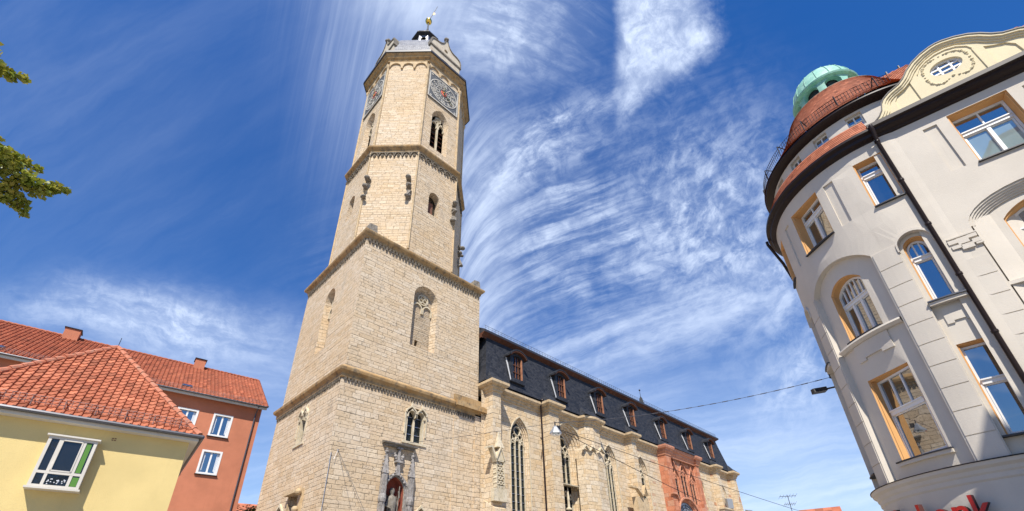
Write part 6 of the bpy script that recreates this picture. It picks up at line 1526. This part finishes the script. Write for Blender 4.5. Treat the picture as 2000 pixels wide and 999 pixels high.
cable([hT, ray2(27.82, .163, 27.5), ray2(29.5, .09, 26.5)], 'thin dark wire dropping from the hook on the tower wall', .014, 'iron', twist=False)
p = MB(); a = Vector((11.75, 26.66, 9.7)); p.tube([hT, hT+Vector((-.02, .05, 0))], .05, 6); p.tube([Vector((11.42, 26.64, 9.6)), Vector((11.42, 26.64, 3))], .02, 5); p.tube([Vector((11.42, 26.64, 9.6)), Vector((11.6, 26.55, 9.2)), hT], .012, 4)
p.build('cable_hook', 'zinc', TW)
p = MB(); p.tube([hk, hk+Vector((.1, -.05, .02))], .04, 6); p.tube([hk, hk+Vector((0, -.12, -.25)), hk+Vector((.1, -.05, -.35))], .012, 4); p.tube([hk+Vector((.02, 0, 0)), hk+Vector((.04, 0, .4))], .025, 5); p.build('cable_hook', 'iron', BK)
LM = thing('hanging_street_lamp', tuple(lampP), 'grey street lamp hanging from cables in front of the nave', 'street lamp')
p = MB(); x, y, z = lampP; n = 6
pr = [(.05, z+.10), (.09, z+.06), (.12, z+.02), (.27, z-.22), (.28, z-.27), (.25, z-.28)]
p.loft([[(x+r*cos(2*pi*k/6+.3), y+r*sin(2*pi*k/6+.3), zz) for k in range(6)] for r, zz in pr], True, True, False); p.build('lamp_shade', 'grey_box', LM)
p = MB(); p.loft([[(x+r*cos(2*pi*k/12), y+r*sin(2*pi*k/12), zz) for k in range(12)] for r, zz in ((.24, z-.27), (.21, z-.33), (.10, z-.36))], True, True, True); p.build('lamp_glass', 'milky_glass', LM)
p = MB(); p.tube([(x, y, z+.08), (x, y, z+.28)], .03, 6); p.box(x+.1, x+.28, y-.06, y+.08, z-.05, z+.14); p.build('lamp_mount', 'iron', LM)

# ================================================================== neighbour outside the frame (its shadow and reflection are seen)

NB = thing('gabled_house', (4.6, -9.5, 0), 'tall plastered house with tiled mansard gable across the street from the turret', 'house')
p = MB(); gx = (1.2, 7.7)
prof_ = [(-6.2, 0), (-6.2, 15.5), (-7.6, 18.3), (-9.5, 18.9), (-11.4, 18.3), (-12.8, 15.5), (-12.8, 0)]
p.loft([[(gx[0], y, z) for y, z in prof_], [(gx[1], y, z) for y, z in prof_]], True, True, True); p.build('wall', 'off_white', NB)
p = MB()
for a_, b_ in (((-5.9, 14.9), (-7.6, 18.32)), ((-7.6, 18.32), (-9.5, 18.92)), ((-11.4, 18.32), (-9.5, 18.92)), ((-13.1, 14.9), (-11.4, 18.32))):
    p.hexa([(gx[0]-.1, a_[0], a_[1]), (gx[1]+.02, a_[0], a_[1]), (gx[1]+.02, b_[0], b_[1]), (gx[0]-.1, b_[0], b_[1])], [(gx[0]-.1, a_[0], a_[1]+.2), (gx[1]+.02, a_[0], a_[1]+.2), (gx[1]+.02, b_[0], b_[1]+.2), (gx[0]-.1, b_[0], b_[1]+.2)])
p.build('roof', 'brown_tile', NB)
for fr, uu in ((flat(7.7, -9.5, 1, 0), (-2.0, 0, 2.0)), (flat(4.45, -6.2, 0, 1), (-2.0, 0, 2.0))):
    for z in (1.6, 5.0, 8.4, 11.8):
        for u in uu:
            p = MB(); p.ring(fr, rect(u-.55, u+.55, z, z+1.6), rect(u-.47, u+.47, z+.08, z+1.52), -.02, .05); p.fbox(fr, u-.04, u+.04, z+.05, z+1.55, -.02, .04); wo = p.build('window', 'white_paint', NB)
            p = MB(); p.fbox(fr, u-.5, u+.5, z+.05, z+1.55, -.05, .015); p.build('pane', 'window_glass', wo)
